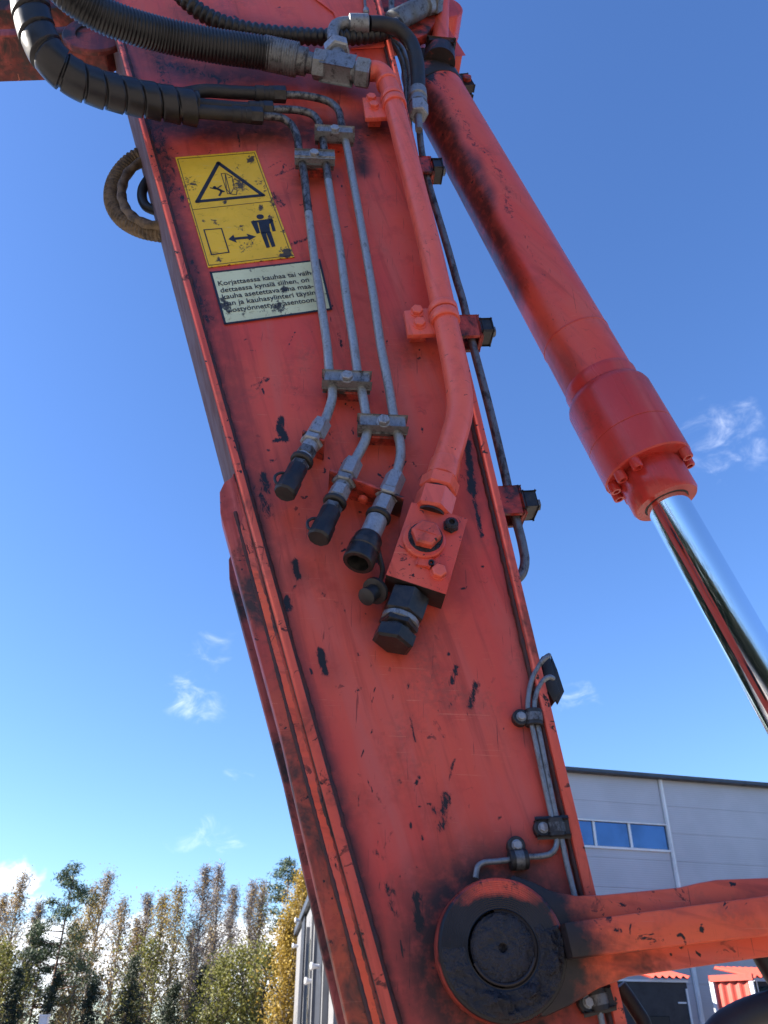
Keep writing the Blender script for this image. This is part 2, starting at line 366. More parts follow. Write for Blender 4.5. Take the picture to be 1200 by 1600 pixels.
STROKES_CHIP = [  # polyline (photo pixels), half-width m, strength
 ([(438, 655), (437, 671), (447, 686)], .013, .95), ([(428, 689), (446, 685)], .006, .8), ([(394, 603), (420, 592)], .006, .62), ([(402, 608), (412, 590)], .005, .55),
 ([(412, 742), (418, 768)], .013, .85), ([(404, 765), (422, 806)], .017, .5), ([(420, 722), (432, 716)], .006, .55), ([(460, 878), (466, 902)], .010, .95), ([(447, 934), (452, 952)], .009, .9),
 ([(456, 922), (463, 914)], .004, .7), ([(501, 1017), (508, 1050)], .010, 1.0), ([(485, 1044), (487, 1052)], .004, .8), ([(714, 1038), (706, 1068)], .008, .66), ([(743, 1070), (735, 1102)], .011, .7),
 ([(702, 1104), (715, 1086)], .006, .5), ([(655, 1140), (662, 1150)], .006, .5), ([(681, 1128), (692, 1150)], .006, .5), ([(696, 1244), (690, 1292)], .013, .62), ([(678, 1268), (702, 1278)], .010, .5),
 ([(710, 1186), (700, 1222)], .004, .6), ([(652, 1400), (655, 1450)], .011, .95), ([(612, 1396), (620, 1428)], .010, .5), ([(585, 1330), (600, 1340)], .006, .55), ([(604, 1385), (614, 1420)], .008, .55),
 ([(730, 690), (738, 768)], .014, .85), ([(738, 765), (753, 838)], .007, .8), ([(722, 744), (742, 760)], .009, .5), ([(528, 522), (534, 540)], .009, .55), ([(318, 470), (330, 500)], .013, .55),
 ([(300, 408), (308, 426)], .009, .6), ([(432, 274), (462, 262)], .008, .6), ([(455, 382), (486, 370)], .009, .66), ([(424, 302), (440, 320)], .014, .55), ([(278, 296), (284, 312)], .016, .62),
 ([(372, 206), (375, 230)], .005, .75), ([(420, 262), (440, 250)], .005, .5), ([(335, 120), (342, 130)], .006, .7), ([(540, 90), (556, 84)], .006, .6), ([(250, 95), (300, 112)], .035, .55), ([(318, 116), (352, 128)], .025, .6), ([(248, 200), (268, 300)], .03, .5), ([(300, 440), (322, 500)], .022, .5), ([(240, 70), (260, 130)], .025, .5),
 ([(228, 180), (246, 240)], .016, .6), ([(365, 25), (372, 30)], .007, .8), ([(655, 1215), (650, 1225)], .005, .7), ([(590, 1240), (600, 1262)], .006, .55), ([(560, 1210), (568, 1216)], .004, .6),
 ([(612, 1300), (600, 1325)], .004, .5), ([(640, 1120), (650, 1160)], .003, .6), ([(556, 1080), (564, 1076)], .004, .7)]
STROKES_CHIP = [(a_, b_ * .72, c_ * .96) for a_, b_, c_ in STROKES_CHIP]
for _ in range(150):
    yy = random.uniform(150, 1560); xx = random.uniform(xL(yy) + 25, xR(yy) - 30); an = random.gauss(1.4, .9); Lx = random.choice((2, 4, 7, 12, 22, 34)) * random.uniform(.6, 1.2)
    STROKES_CHIP.append(([(xx, yy), (xx + math.cos(an) * Lx, yy + math.sin(an) * Lx)], random.uniform(.0012, .0030) * (1 if Lx < 14 else .6), random.uniform(.5, .85)))
STROKES_GRIME = [
 ([(215, 185), (330, 202), (470, 208), (590, 200)], .075, .9), ([(238, 195), (256, 260), (272, 345), (300, 430), (322, 500)], .042, .8), ([(225, 70), (290, 115), (390, 122)], .075, .8), ([(420, 130), (560, 150)], .05, .5), ([(345, 520), (372, 640), (405, 760)], .03, .5), ([(300, 20), (420, 40), (560, 62)], .05, .45),
 ([(562, 205), (566, 268)], .03, .95), ([(470, 285), (520, 275)], .03, .6), ([(505, 615), (560, 625)], .03, .35), ([(575, 690), (620, 690)], .03, .35), ([(736, 660), (742, 800)], .022, .55),
 ([(412, 745), (405, 800)], .03, .55), ([(463, 890), (466, 896)], .03, .5), ([(440, 310), (470, 300)], .03, .35), ([(500, 60), (600, 64)], .02, .3), ([(650, 1400), (654, 1450)], .03, .5),
 ([(595, 900), (600, 960), (640, 990)], .05, .45), ([(610, 770), (590, 850)], .05, .35), ([(480, 700), (440, 760)], .05, .3), ([(520, 760), (490, 840)], .05, .3), ([(640, 560), (650, 500)], .04, .35), ([(720, 830), (715, 930)], .03, .35), ([(735, 540), (745, 640)], .02, .3), ([(690, 1260), (694, 1290)], .03, .25), ([(820, 1135), (824, 1150)], .02, .4), ([(700, 1380), (760, 1345), (830, 1350)], .045, .8), ([(690, 1400), (668, 1480), (690, 1560)], .035, .85), ([(505, 1040), (507, 1050)], .03, .3)]
def field(pu, pv, strokes, soft):
    out = np.zeros_like(pu)
    for pts, wd, st in strokes:
        q = [UV(P(a, b)) for a, b in pts]; lo = np.full_like(pu, 9.)
        us = [a[0] for a in q]; vs = [a[1] for a in q]
        sel = np.where((pu > min(us) - wd * 2.2) & (pu < max(us) + wd * 2.2) & (pv > min(vs) - wd * 2.2) & (pv < max(vs) + wd * 2.2))[0]
        if not len(sel): continue
        du, dv = pu[sel], pv[sel]; best = np.full(len(sel), 9.)
        for (ax, ay), (bx, by) in zip(q, q[1:]):
            ex, ey = bx - ax, by - ay; L2 = ex * ex + ey * ey + 1e-12
            tt = np.clip(((du - ax) * ex + (dv - ay) * ey) / L2, 0, 1)
            best = np.minimum(best, np.hypot(du - ax - tt * ex, dv - ay - tt * ey))
        val = st * (np.clip(1.25 - best / (wd * 1.15), 0, 1) if not soft else np.exp(-(best / wd) ** 2 * 1.2))
        out[sel] = np.maximum(out[sel], val)
    return out
def set_attr(me, name, vals):
    a = me.attributes.new(name, 'FLOAT', 'POINT'); a.data.foreach_set('value', np.asarray(vals, dtype=np.float32))
# side plate: fine grid so that knocks, scuffs and grease have their own shapes on it
step = .004; nv = int((V1 - V0) / step); nu = 150
vv = np.linspace(V0, V1, nv + 1); tt = np.linspace(0, 1, nu + 1)
VV, TT = np.meshgrid(vv, tt, indexing='ij')
LL = np.array([uL(x) for x in vv])[:, None] + .010; RR = np.array([uR(x) for x in vv])[:, None] - .010
UU = LL + (RR - LL) * TT
wob = .0006 * (np.sin(UU * 17 + VV * 5) * np.sin(VV * 11 - UU * 4) + .6 * np.sin(UU * 31 + 1) * np.sin(VV * 23))
pts = np.array(PO)[None, None] + UU[..., None] * np.array(UH) + VV[..., None] * np.array(ZH) + wob[..., None] * np.array(NRM)
idx = np.arange((nv + 1) * (nu + 1)).reshape(nv + 1, nu + 1)
fs = np.stack([idx[:-1, :-1], idx[:-1, 1:], idx[1:, 1:], idx[1:, :-1]], -1).reshape(-1, 4)
me = bpy.data.meshes.new('side_plate'); me.from_pydata(pts.reshape(-1, 3).tolist(), [], fs.tolist()); me.polygons.foreach_set('use_smooth', [True] * len(fs))
pu, pv = UU.ravel(), VV.ravel()
set_attr(me, 'chip', field(pu, pv, STROKES_CHIP, False))
gr = field(pu, pv, STROKES_GRIME, True)
dl = (UU - LL - .006).ravel(); dr = (RR - UU - .006).ravel()
wl = .55 + .35 * np.sin(pv * 7 + 1) * np.sin(pv * 3.1)
gr = np.maximum(gr, np.exp(-(dl / .020) ** 2) * np.clip(wl + .5, 0, 1)); gr = np.maximum(gr, .75 * np.exp(-(dr / .011) ** 2))
EC = UV(P(786, 1481, .05)); re_ = np.hypot(pu - EC[0], pv - EC[1]); gr = np.maximum(gr, np.clip(1.15 - (re_ - .085) / .075, 0, .97))
set_attr(me, 'grime', np.clip(gr, 0, 1))
add('side_plate', me, M['plate'], stick, 'worn red side plate, chipped and greasy')
far = MB(); far.prism([FROM(uL(V0) + .01, V0, -T), FROM(uR(V0) - .01, V0, -T), FROM(uR(V1) - .01, V1, -T), FROM(uL(V1) + .01, V1, -T)], NRM * .012)
add('far_side_plate', far, M['red'], stick)
for vz in (V0 + .012, V1 - .012):
    b = MB(); b.box(FROM((uL(vz) + uR(vz)) / 2, vz, -T / 2 + .003), UH, NRM, ZH, uR(vz) - uL(vz) - .03, T - .012, .016, .002); add('end_plate', b, M['red'], stick)
def flange(name, ua, th, mat_edge, mat_face):
    f = MB(); c = [(0, HF), (th, HF), (th, -T - HF), (0, -T - HF)]
    f.prism([FROM(ua(V0) + a, V0, h) for a, h in c], FROM(ua(V1), V1) - FROM(ua(V0), V0), .0025)
    me = f.mesh(name); me.materials.append(mat_edge); me.materials.append(mat_face)
    for p in me.polygons: p.material_index = 0 if p.normal.dot(NRM) > .4 else 1
    return add(name, me, None, stick)
flange('belly_flange', uL, FT, M['red_worn'], M['belly'])
flange('top_flange', lambda v: uR(v) - FT, FT, M['red_worn'], M['red'])
def weld(name, uf, hh, r, mat, v0=V0, v1=V1, n=420):
    pts = [FROM(uf(v0 + (v1 - v0) * i / n), v0 + (v1 - v0) * i / n, hh) for i in range(n + 1)]
    ph = [random.uniform(.82, 1.18) for _ in range(n + 1)]
    b = MB(); b.tube(pts, r, 8, smooth=False, rfun=lambda L, g_, s: r * ph[int(s * n)] * (1 + .06 * math.sin(L * 900)))
    return add(name, b, mat, stick, sharp=0)
weld('weld_bead', lambda v: uL(v) + FT + .001, .001, .0055, M['weld'])
weld('weld_bead', lambda v: uR(v) - FT - .001, .001, .0055, M['weld'])
# belly reinforcement bars (near and far) starting below the middle of the stick
def belly_bar(h0, h1, mat, label=None):
    out = [UV(P(x, y, .004)) for x, y in ((362, 745), (350, 753), (343, 768), (344, 800), (439, 1150), (543, 1600))]
    k = (out[-1][0] - out[-2][0]) / (out[-1][1] - out[-2][1]); out.append((out[-1][0] + k * (V0 - out[-1][1]), V0))
    ins = [(uL(V0) - .0005, V0)] + [(uL(out[0][1] + .012) - .0005, out[0][1] + .012)]
    b = MB(); b.prism([FROM(u, v, h0) for u, v in out + ins], NRM * (h1 - h0), .003)
    return add('wear_bar', b, mat, stick, label)
belly_bar(.004, -.045, M['red_rust'], 'rusty red bar along the belly edge'); belly_bar(-T + .03, -T - .012, M['red_dark'])  # shade on the far bar comes from its darker red
b = MB(); vs_ = UV(P(366, 800, .004))[1]     # inner strip between bar and flange edge, with a dirty weld line beside it
b.prism([FROM(uL(V0) - .015, V0, .0065), FROM(uL(V0) - .0006, V0, .0065), FROM(uL(vs_) - .0006, vs_, .0065), FROM(uL(vs_ - .03) - .015, vs_ - .03, .0065)], -NRM * .02, .0015); add('inner_strip', b, M['red_link'], stick)
nb = 300; b = MB(); b.tube([FROM(uL(V0 + (vs_ - V0) * i / nb) - .0165, V0 + (vs_ - V0) * i / nb, .0035) for i in range(nb + 1)], .0034, 8, smooth=False, rfun=lambda L, g_, s: .0034 * (1 + .07 * math.sin(L * 400) + .14 * math.sin(L * 37 + 2 * math.sin(L * 23))))
add('weld_bead', b, M['weld'], stick, sharp=0)
b = MB(); vb = UV(P(352, 752, .004))[1]
nb = 300; b.tube([FROM(uL(V0 + (vb - V0) * i / nb) - .002, V0 + (vb - V0) * i / nb, .0035) for i in range(nb + 1)], .004, 8, smooth=False, rfun=lambda L, g_, s: .004 * (1 + .07 * math.sin(L * 410) + .14 * math.sin(L * 31 + 2 * math.sin(L * 19))))
add('weld_bead', b, M['red_rust'], stick, sharp=0)
# doubler plate at the top edge near the cylinder bracket
b = MB(); b.prism(PP([(548, 78), (603, 75), (590, -40), (440, -40), (520, 20)], .0015), NRM * .004, .0015); add('doubler_plate', b, M['red'], stick)
# bulkhead brackets for the quick couplings
def bulk(pts, hs, th):
    b = MB(); b.prism([P(x, y, h) for (x, y), h in zip(pts, hs)], (P(*pts[0], hs[0]) - P(pts[0][0] - 5, pts[0][1] + 10, hs[0])).normalized() * th, .001); return b
# ------------------------------------------------------------------ hydraulic fittings on the stick
RT = .0088; HT = .034
TA1 = [(400, 181, .05), (424, 182, .045), (441, 185, .04), (454, 194, .036), (463, 210), (468, 240), (473, 260), (482, 333), (490, 397), (501, 470), (511, 540), (515, 584), (519, 606), (519, 622), (513, 643), (507, 658, .037), (500, 667, .038)]
TB1 = [(420, 172, .046), (445, 171, .044), (470, 173, .040), (488, 179, .036), (498, 191), (503, 210), (506, 230), (513, 283), (520, 327), (530, 383), (542, 470), (553, 540), (559, 584), (566, 615), (572, 649), (574, 672), (570, 690), (562, 706), (554, 720, .037), (549, 729, .038)]
TC1 = [(446, 148, .046), (470, 149, .043), (495, 153, .039), (514, 159, .036), (527, 170), (533, 190), (537, 210), (542, 230), (550, 273), (567, 367), (583, 460), (595, 540), (607, 602), (615, 649), (620, 673), (625, 692), (626, 710), (622, 732, .037), (616, 751, .038)]
def _fill(l): return [P(q[0], q[1], q[2] if len(q) > 2 else HT) for q in l]
def fitting(parent, p0, p1, mat_list):
    """chain of lathe pieces from p0 towards p1: (name, kind, start, length, radius, material)"""
    d = (p1 - p0).normalized(); out = []; kk = (p1 - p0).length / (mat_list[-1][2] + mat_list[-1][3])
    for name, kind, s, L, r, mat in mat_list:
        s *= kk if s > 0 else 1; L *= kk
        b = MB()
        if kind == 'hex': b.hexa(p0 + d * s, d, r, L)
        elif kind == 'cyl': b.lathe(p0 + d * s, d, [(0, r * .9), (r * .12, r), (L - r * .12, r), (L, r * .9)], 24)
        elif kind == 'ring': b.lathe(p0 + d * s, d, [(0, r * .86), (L * .25, r), (L * .75, r), (L, r * .86)], 24)
        elif kind == 'open':
            b.lathe(p0 + d * s, d, [(0, r * .8), (L * .10, r * .92), (L * .3, r * .92), (L * .34, r), (L * .52, r), (L * .55, r * .95), (L * .6, r * .95), (L * .64, r), (L * .97, r), (L, r * .95), (L, r * .70), (L * .55, r * .64), (L * .5, r * .3), (L * .72, r * .22), (L * .72, 0)], 32)
        elif kind == 'cap':
            b.lathe(p0 + d * s, d, [(0, r * .80), (L * .06, r * .90), (L * .5, r * .88), (L * .55, r * .98), (L * .94, r), (L, r * .86), (L, 0)], 10)
        out.append(add(name, b, mat, parent))
    return out
def tube_thing(path, label, end, chain, cat='steel pipe', grp='small steel pipes down the stick', split=None, mat_top=None):
    pts = _fill(path); t = thing('steel_pipe', label, cat, pts[-1], grp)
    b = MB(); b.tube(pts, RT, 14, 7); add('pipe', b, M['galv_tube'], t)
    if mat_top:                                   # oil-blackened bend sleeve look: its own paint over the first bend
        b = MB(); b.tube(pts[:split], RT * 1.035, 14, 7); add('oil_film', b, mat_top, t, 'oil-blackened upper bend')
    fitting(t, pts[-1], end, chain)
    return t
e = P(444, 772, .066)
tA = tube_thing(TA1, 'galvanised pipe nearest the stickers, ending in the leftmost capped coupling', e, [
 ('union_nut', 'hex', -.012, .030, .0175, M['galv_clean']), ('lock_nut', 'hex', .025, .011, .0205, M['galv_clean']), ('coupling_body', 'cyl', .034, .036, .0140, M['galv_clean']), ('collar', 'hex', .046, .014, .0165, M['galv_dark']),
 ('seal_or_gap_ring', 'ring', .064, .008, .0200, M['rubber']), ('cap_ring', 'hex', .073, .009, .0165, M['galv_dark']), ('dust_cap', 'cap', .080, .049, .0195, M['cap'])], split=8, mat_top=M['tube_black'])
e = P(497, 842, .066)
tB = tube_thing(TB1, 'middle galvanised pipe ending in a capped coupling on the shared bracket', e, [
 ('union_nut', 'hex', -.012, .030, .0175, M['galv_clean']), ('lock_nut', 'hex', .025, .011, .0210, M['galv']), ('coupling_body', 'cyl', .034, .036, .0140, M['galv']), ('collar', 'hex', .042, .020, .0170, M['galv_clean']),
 ('seal_or_gap_ring', 'ring', .065, .008, .0200, M['rubber']), ('cap_ring', 'hex', .075, .010, .0165, M['galv_dark']), ('dust_cap', 'cap', .083, .050, .0195, M['cap'])], split=8, mat_top=M['tube_black'])
e = P(559, 880, .066)
tC = tube_thing(TC1, 'longest galvanised pipe, ending in an open quick coupling', e, [
 ('union_nut', 'hex', -.012, .032, .018, M['galv_clean']), ('lock_nut', 'hex', .023, .011, .021, M['galv_clean']), ('collar', 'hex', .036, .026, .017, M['galv_clean']), ('seal_or_gap_ring', 'ring', .064, .008, .0215, M['rubber']),
 ('coupling_body', 'cyl', .072, .044, .0175, M['galv_clean']), ('coupling_sleeve', 'open', .104, .044, .0255, M['blackmetal'])], split=7, mat_top=M['tube_black'])
# loops of the dust caps
for t, (x, y) in ((tA, (437, 756)), (tB, (488, 827))):
    b = MB(); b.tube([P(x + 10, y - 16, .066), P(x + 1, y - 17, .070), P(x - 7, y - 12, .072), P(x - 6, y - 2, .074), P(x + 3, y + 3, .076)], .0026, 8, 6); add('cap_strap', b, M['cap'], t)
b = MB(); b.tube([P(588, 848, .058), P(593, 870, .052), P(598, 892, .046), P(594, 908, .042)], .0042, 8, 6); add('cap_strap', b, M['cap'], tC)
b = MB(); o = P(588, 922, .034); dd = (P(570, 934, .05) - o).normalized()
b.lathe(o, dd, [(-.004, .012), (0, .022), (.006, .022), (.008, .013), (.022, .012), (.024, .0145), (.030, .0145), (.032, .010), (.032, 0)], 24); add('dust_cap', b, M['cap'], tC, 'open dust cap dangling on its strap')

# bulkhead brackets (welded to the stick)
def bulkhead(c0, c1, h0, h1, down, label=None):
    a, b_ = P(*c0, h1), P(*c1, h1); ax = (b_ - a).normalized(); nn = ax.cross(NRM).normalized()
    m = MB(); m.prism([a, b_, b_ - NRM * (h1 - h0), a - NRM * (h1 - h0)], nn * .005, .001); return add('bulkhead_bracket', m, M['red_dirty'], stick, label)
bulkhead((474, 671), (508, 686), -.001, .058, 0); bulkhead((516, 732), (632, 776), -.001, .058, 0)
for x, y in ((572, 763), (567, 781)):
    b = MB(); o = P(x, y, .030); b.lathe(o, (P(x - 5, y + 12, .030) - o).normalized(), [(-.004, .0085), (.002, .0085), (.004, .006), (.004, 0)], 14); add('bracket_rivet', b, M['red'], stick)

# twin pipe clamps
def twin_clamp(c, ends, bolt, label, hgt=.026):
    t = thing('pipe_clamp', label, 'pipe clamp', P(*c, 0), 'double pipe clamps')
    a, b_ = P(*ends[0], HT), P(*ends[1], HT); ax = (b_ - a).normalized(); ay = NRM.cross(ax).normalized(); L = (b_ - a).length; cc = (a + b_) / 2
    m = MB(); m.box(cc + NRM * .0085, ax, ay, NRM, L, hgt, .017, .004, 2); add('clamp_bar', m, M['galv'], t)
    m = MB(); m.box(cc - NRM * .0065, ax, ay, NRM, L * .98, hgt * .94, .0125, .003, 2); add('clamp_base', m, M['galv_dark'], t)
    m = MB(); m.box(cc - NRM * (.013 + .0105) - ay * .002, ax, ay, NRM, L * .80, hgt * .8, .021, .003); add('weld_bracket', m, M['red_dirty'], t)
    o = P(*bolt, HT + .017); m = MB(); m.lathe(o, NRM, [(0, .0125), (.0025, .0125), (.003, .011)], 20); m.hexa(o + NRM * .0028, NRM, .0108, .009, ph=.3); add('bolt', m, M['galv_clean'], t)
    return t
twin_clamp((491, 250), ((463, 250), (520, 252)), (491, 243), 'pipe clamp just right of the yellow sticker, holding the two left pipes')
twin_clamp((522, 213), ((494, 212), (551, 215)), (523, 205), 'topmost pipe clamp, holding the two right pipes')
twin_clamp((541, 599), ((506, 597), (577, 600)), (542, 591), 'middle pipe clamp above the leftmost capped coupling')
twin_clamp((597, 667), ((561, 666), (633, 669)), (599, 660), 'lowest pipe clamp above the two-hole coupling bracket')

# ------------------------------------------------------------------ big red pipe
HP = .05; RP = .0245
pip = thing('red_pipe', 'thick red painted pipe running down to the valve block', 'pipe', P(693, 736, HP))
pp = [(578, 111, .056), (590, 112, .056), (600, 119, .054), (606, 132, .052), (611, 148), (619, 178), (650, 300), (673, 393), (690, 470), (700, 520), (711, 575), (717.5, 615), (718, 645), (710, 680), (699, 716), (694, 732)]
b = MB(); b.tube([P(q[0], q[1], q[2] if len(q) > 2 else HP) for q in pp], RP, 28, 10); add('pipe', b, M['red_pipe'], pip)
d0 = (P(611, 148, HP) - P(604, 126, HP)).normalized()
b = MB(); b.lathe(P(605, 130, .0515), d0, [(-.004, .026), (0, .0285), (.006, .0285), (.009, .026)], 28); add('weld_collar', b, M['red_pipe'], pip)
a, d1 = P(697, 722, HP), (P(682, 774, HP) - P(697, 722, HP)).normalized()
b = MB(); b.lathe(a, d1, [(0, .0255), (.004, .0270), (.036, .0270), (.038, .024)], 28); add('pipe_ferrule', b, M['red_pipe'], pip)
b = MB(); b.hexa(a + d1 * .038, d1, .033, .027); add('union_nut', b, M['red_pipe'], pip)
b = MB(); b.hexa(a + d1 * .069, d1, .034, .043, ph=.2); add('union_nut', b, M['red_pipe'], pip)
b = MB(); b.lathe(a + d1 * .05, d1, [(0, .024), (.066, .024)], 20); add('nipple', b, M['blackmetal'], pip)
def ring_clamp(c, axis_px, blk, bolts, foot, label):
    t = thing('pipe_bracket', label, 'pipe bracket', P(*foot, 0), 'red brackets of the thick pipe')
    o = P(*c, HP); d = (P(*axis_px[1], HP) - P(*axis_px[0], HP)).normalized(); side = d.cross(NRM).normalized()
    if side.dot(UH) > 0: side = -side
    for s0, L in ((-.0235, .016), (-.003, .021)):
        b = MB(); b.lathe(o + d * s0, d, [(0, RP + .001), (0, RP + .004), (.002, RP + .0052), (L - .002, RP + .0052), (L, RP + .004), (L, RP + .001)], 32); add('clamp_band', b, M['red_pipe'], t)
    c4 = [P(*q, .046) for q in blk]
    b = MB(); b.prism(c4, -NRM * .012, .002); add('clamp_plate', b, M['red_pipe'], t)
    cc = sum((Vector(x) for x in c4), Vector()) / 4
    b = MB(); b.box(cc - NRM * .0235 - side * -.004, side, d, NRM, .030, .034, .023, .002); b.box(cc - NRM * .040 - side * -.004, side, d, NRM, .030, .022, .012, .0); add('bracket_leg', b, M['red'], t)
    for q in bolts:
        o2 = P(*q, .046); b = MB(); b.lathe(o2, NRM, [(0, .0135), (.002, .0135), (.0026, .012)], 20); b.hexa(o2 + NRM * .0022, NRM, .0118, .009, ph=.4); add('bolt', b, M['red_pipe'], t)
    return t
ring_clamp((615, 161), ((608, 138), (622, 188)), [(566, 152), (604, 150), (612, 182), (571, 184)], [(580, 155), (584, 167)], (585, 210), 'upper red bracket holding the thick pipe below its elbow')
ring_clamp((694, 494), ((688, 466), (700, 522)), [(631, 485), (676, 480), (686, 521), (637, 523)], [(651, 488), (655, 507)], (650, 560), 'lower red bracket holding the thick pipe at mid height')

# ------------------------------------------------------------------ shut-off valve block
val = thing('shut_off_valve', 'square red valve block with black hex fitting at the end of the thick pipe', 'valve', P(640, 930, 0))
HB = .062; q4 = [P(x, y, HB) for x, y in ((643, 784), (731, 810), (697, 929), (603, 898))]
# make it square: rebuild as an oriented box from its centre
cen = sum(q4, Vector()) / 4; ax = ((q4[1] - q4[0]) + (q4[2] - q4[3])).normalized(); ay = ((q4[3] - q4[0]) + (q4[2] - q4[1])); ay = (ay - ax * ay.dot(ax)).normalized()
lx = ((q4[1] - q4[0]).length + (q4[2] - q4[3]).length) / 2; ly = ((q4[3] - q4[0]).length + (q4[2] - q4[1]).length) / 2
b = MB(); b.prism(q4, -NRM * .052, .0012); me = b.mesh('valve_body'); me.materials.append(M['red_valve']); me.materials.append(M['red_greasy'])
for p_ in me.polygons: p_.material_index = 1 if p_.normal.dot(ay) > .5 else 0  # downward faces get the darker of the two reds
add('valve_body', me, None, val)
o = P(662, 846, HB); b = MB(); b.lathe(o, NRM, [(-.001, .0345), (.008, .0345), (.0105, .032), (.0105, .020)], 36); add('cover_disc', b, M['red_valve'], val)
b = MB(); b.box(o + ay * .036 + ax * .012 + NRM * .0028, ax, ay, NRM, .022, .020, .0055, .002); add('stop_tab', b, M['red'], val)
o = P(665, 839, HB + .0105); b = MB(); b.lathe(o - NRM * .0005, NRM, [(0, .0285), (.0012, .0280), (.0012, .02)], 30); add('seal_or_gap_ring', b, M['grease'], val)  # dark ring painted as the shaded gap round the hex
b = MB(); b.hexa(o, NRM, .0245, .017, ph=.3); add('spindle_hex', b, M['red_worn'], val)
b = MB(); b.box(o + NRM * .0175, ax, ay, NRM, .032, .0022, .0012); add('spindle_mark', b, M['red_worn'], val)
o = P(704, 823, HB); b = MB(); b.hexa(o, NRM, .0135, .006); b.lathe(o + NRM * .006, NRM, [(0, .012), (.006, .011), (.010, .007), (.010, .005), (.004, .004), (.004, 0)], 18); add('plug', b, M['grease'], val, 'grease-blackened plug')
o = P(685, 895, HB); b = MB(); b.lathe(o, NRM, [(0, .0135), (.002, .0135)], 18); b.hexa(o + NRM * .002, NRM, .012, .009, ph=.2); add('bolt', b, M['red_pipe'], val)
o = P(673, 883, HB); b = MB(); b.lathe(o, NRM, [(0, .005), (.010, .005), (.010, .003), (.005, .0025), (.005, 0)], 12); add('stop_pin', b, M['blackmetal'], val)
p0 = P(640, 930, .030); p1 = P(612, 1008, .034); fd = (p1 - p0).normalized(); FL = (p1 - p0).length
b = MB(); b.hexa(p0 - fd * .001, fd, .034, .045, ph=.35); fa = add('fitting_hex', b, M['blackmetal'], val)
b = MB(); b.lathe(p0 + fd * .043, fd, [(0, .027), (.003, .030), (.010, .030), (.012, .026)], 28); add('bright_ring', b, M['galv'], val)
b = MB(); b.hexa(p0 + fd * .050, fd, .031, .014, ph=.1); add('lock_nut', b, M['blackmetal'], val)
b = MB(); b.lathe(p0 + fd * .062, fd, [(0, .023), (.008, .023)], 24); b.hexa(p0 + fd * .068, fd, .0335, FL - .068, ph=.35); add('blanking_cap', b, M['blackmetal'], val)

# ------------------------------------------------------------------ tee fitting at the top
HTEE = .058
tee = thing('tee_fitting', 'grey steel tee fitting joining ribbed hose and thick red pipe', 'pipe fitting', P(530, 108, .03))
a, c = P(497, 101, HTEE), P(578, 116, HTEE); dT = (c - a).normalized(); LT = (c - a).length
b = MB(); b.lathe(a - dT * .03, dT, [(0, .024), (LT + .03, .024)], 24); b.box((P(528, 107, HTEE)), dT, NRM.cross(dT), NRM, .072, .050, .050, .006); add('tee_body', b, M['galv'], tee)
b = MB(); b.hexa(a - dT * .012, dT, .036, .034, ph=.2); add('union_nut', b, M['galv'], tee)
b = MB(); b.hexa(c - dT * .036, dT, .037, .036, ph=.45); add('union_nut', b, M['galv'], tee)
b0, b1 = P(530, 98, HTEE), P(522, 62, HTEE); dB = (b1 - b0).normalized()
b = MB(); b.lathe(b0, dB, [(0, .024), (.04, .019), (.08, .019)], 20); add('branch', b, M['galv'], tee)
b = MB(); b.hexa(P(528, 84, HTEE), dB, .034, .034, ph=.25); add('union_nut', b, M['galv_clean'], tee)

def ribs(r, amp, pitch): return lambda L, g_, s: r + amp * (abs(math.sin(math.pi * L / pitch)) - .5) * 2
def hose(name, label, pts, r, mat, seg=18, n=14, rfun=None, grp='hydraulic hoses'):
    t = thing(name, label, 'hose', pts[-1], grp); b = MB(); b.tube(pts, r, seg, n, rfun=rfun); add('hose_body', b, mat, t, sharp=0 if rfun else 32); return t
# small black hose from the tee's branch over the edge
hp = [P(577, 37, .06), P(600, 38, .055), P(622, 46, .045), (P(640, 64, .03)), P(650, 92, .015), P(653, 120, .0), P(652.5, 146, -.01)]
hz = hose('hydraulic_hose', 'smooth black hose curving down from the tee fitting beside the cylinder', hp, .0195, M['rubber'])
b = MB(); b.tube([P(521.5, 64, HTEE), P(520, 52, HTEE), P(525, 40, .06), P(537, 36, .06), P(552, 36, .06)], .0155, 18, 8); add('bent_tail', b, M['galv'], hz)
d = (hp[0] - P(540, 36, .06)).normalized(); b = MB(); b.lathe(P(545, 36.5, .06), d, [(0, .017), (.002, .0235), (.012, .024), (.05, .024), (.052, .021)], 24); add('ferrule', b, M['galv'], hz)
a = P(652.5, 142, -.01); d = (P(655, 215, -.02) - a).normalized()
b = MB(); b.lathe(a, d, [(0, .020), (.002, .0235), (.030, .0245), (.034, .021), (.044, .021), (.046, .024), (.058, .024)], 24); add('ferrule', b, M['galv'], hz)
b = MB(); b.hexa(a + d * .058, d, .0255, .045, ph=.2); add('union_nut', b, M['galv_clean'], hz)
b = MB(); b.lathe(a + d * .10, d, [(0, .011), (.012, .0095), (.06, .0095)], 14); add('tail_pipe', b, M['galv'], hz)
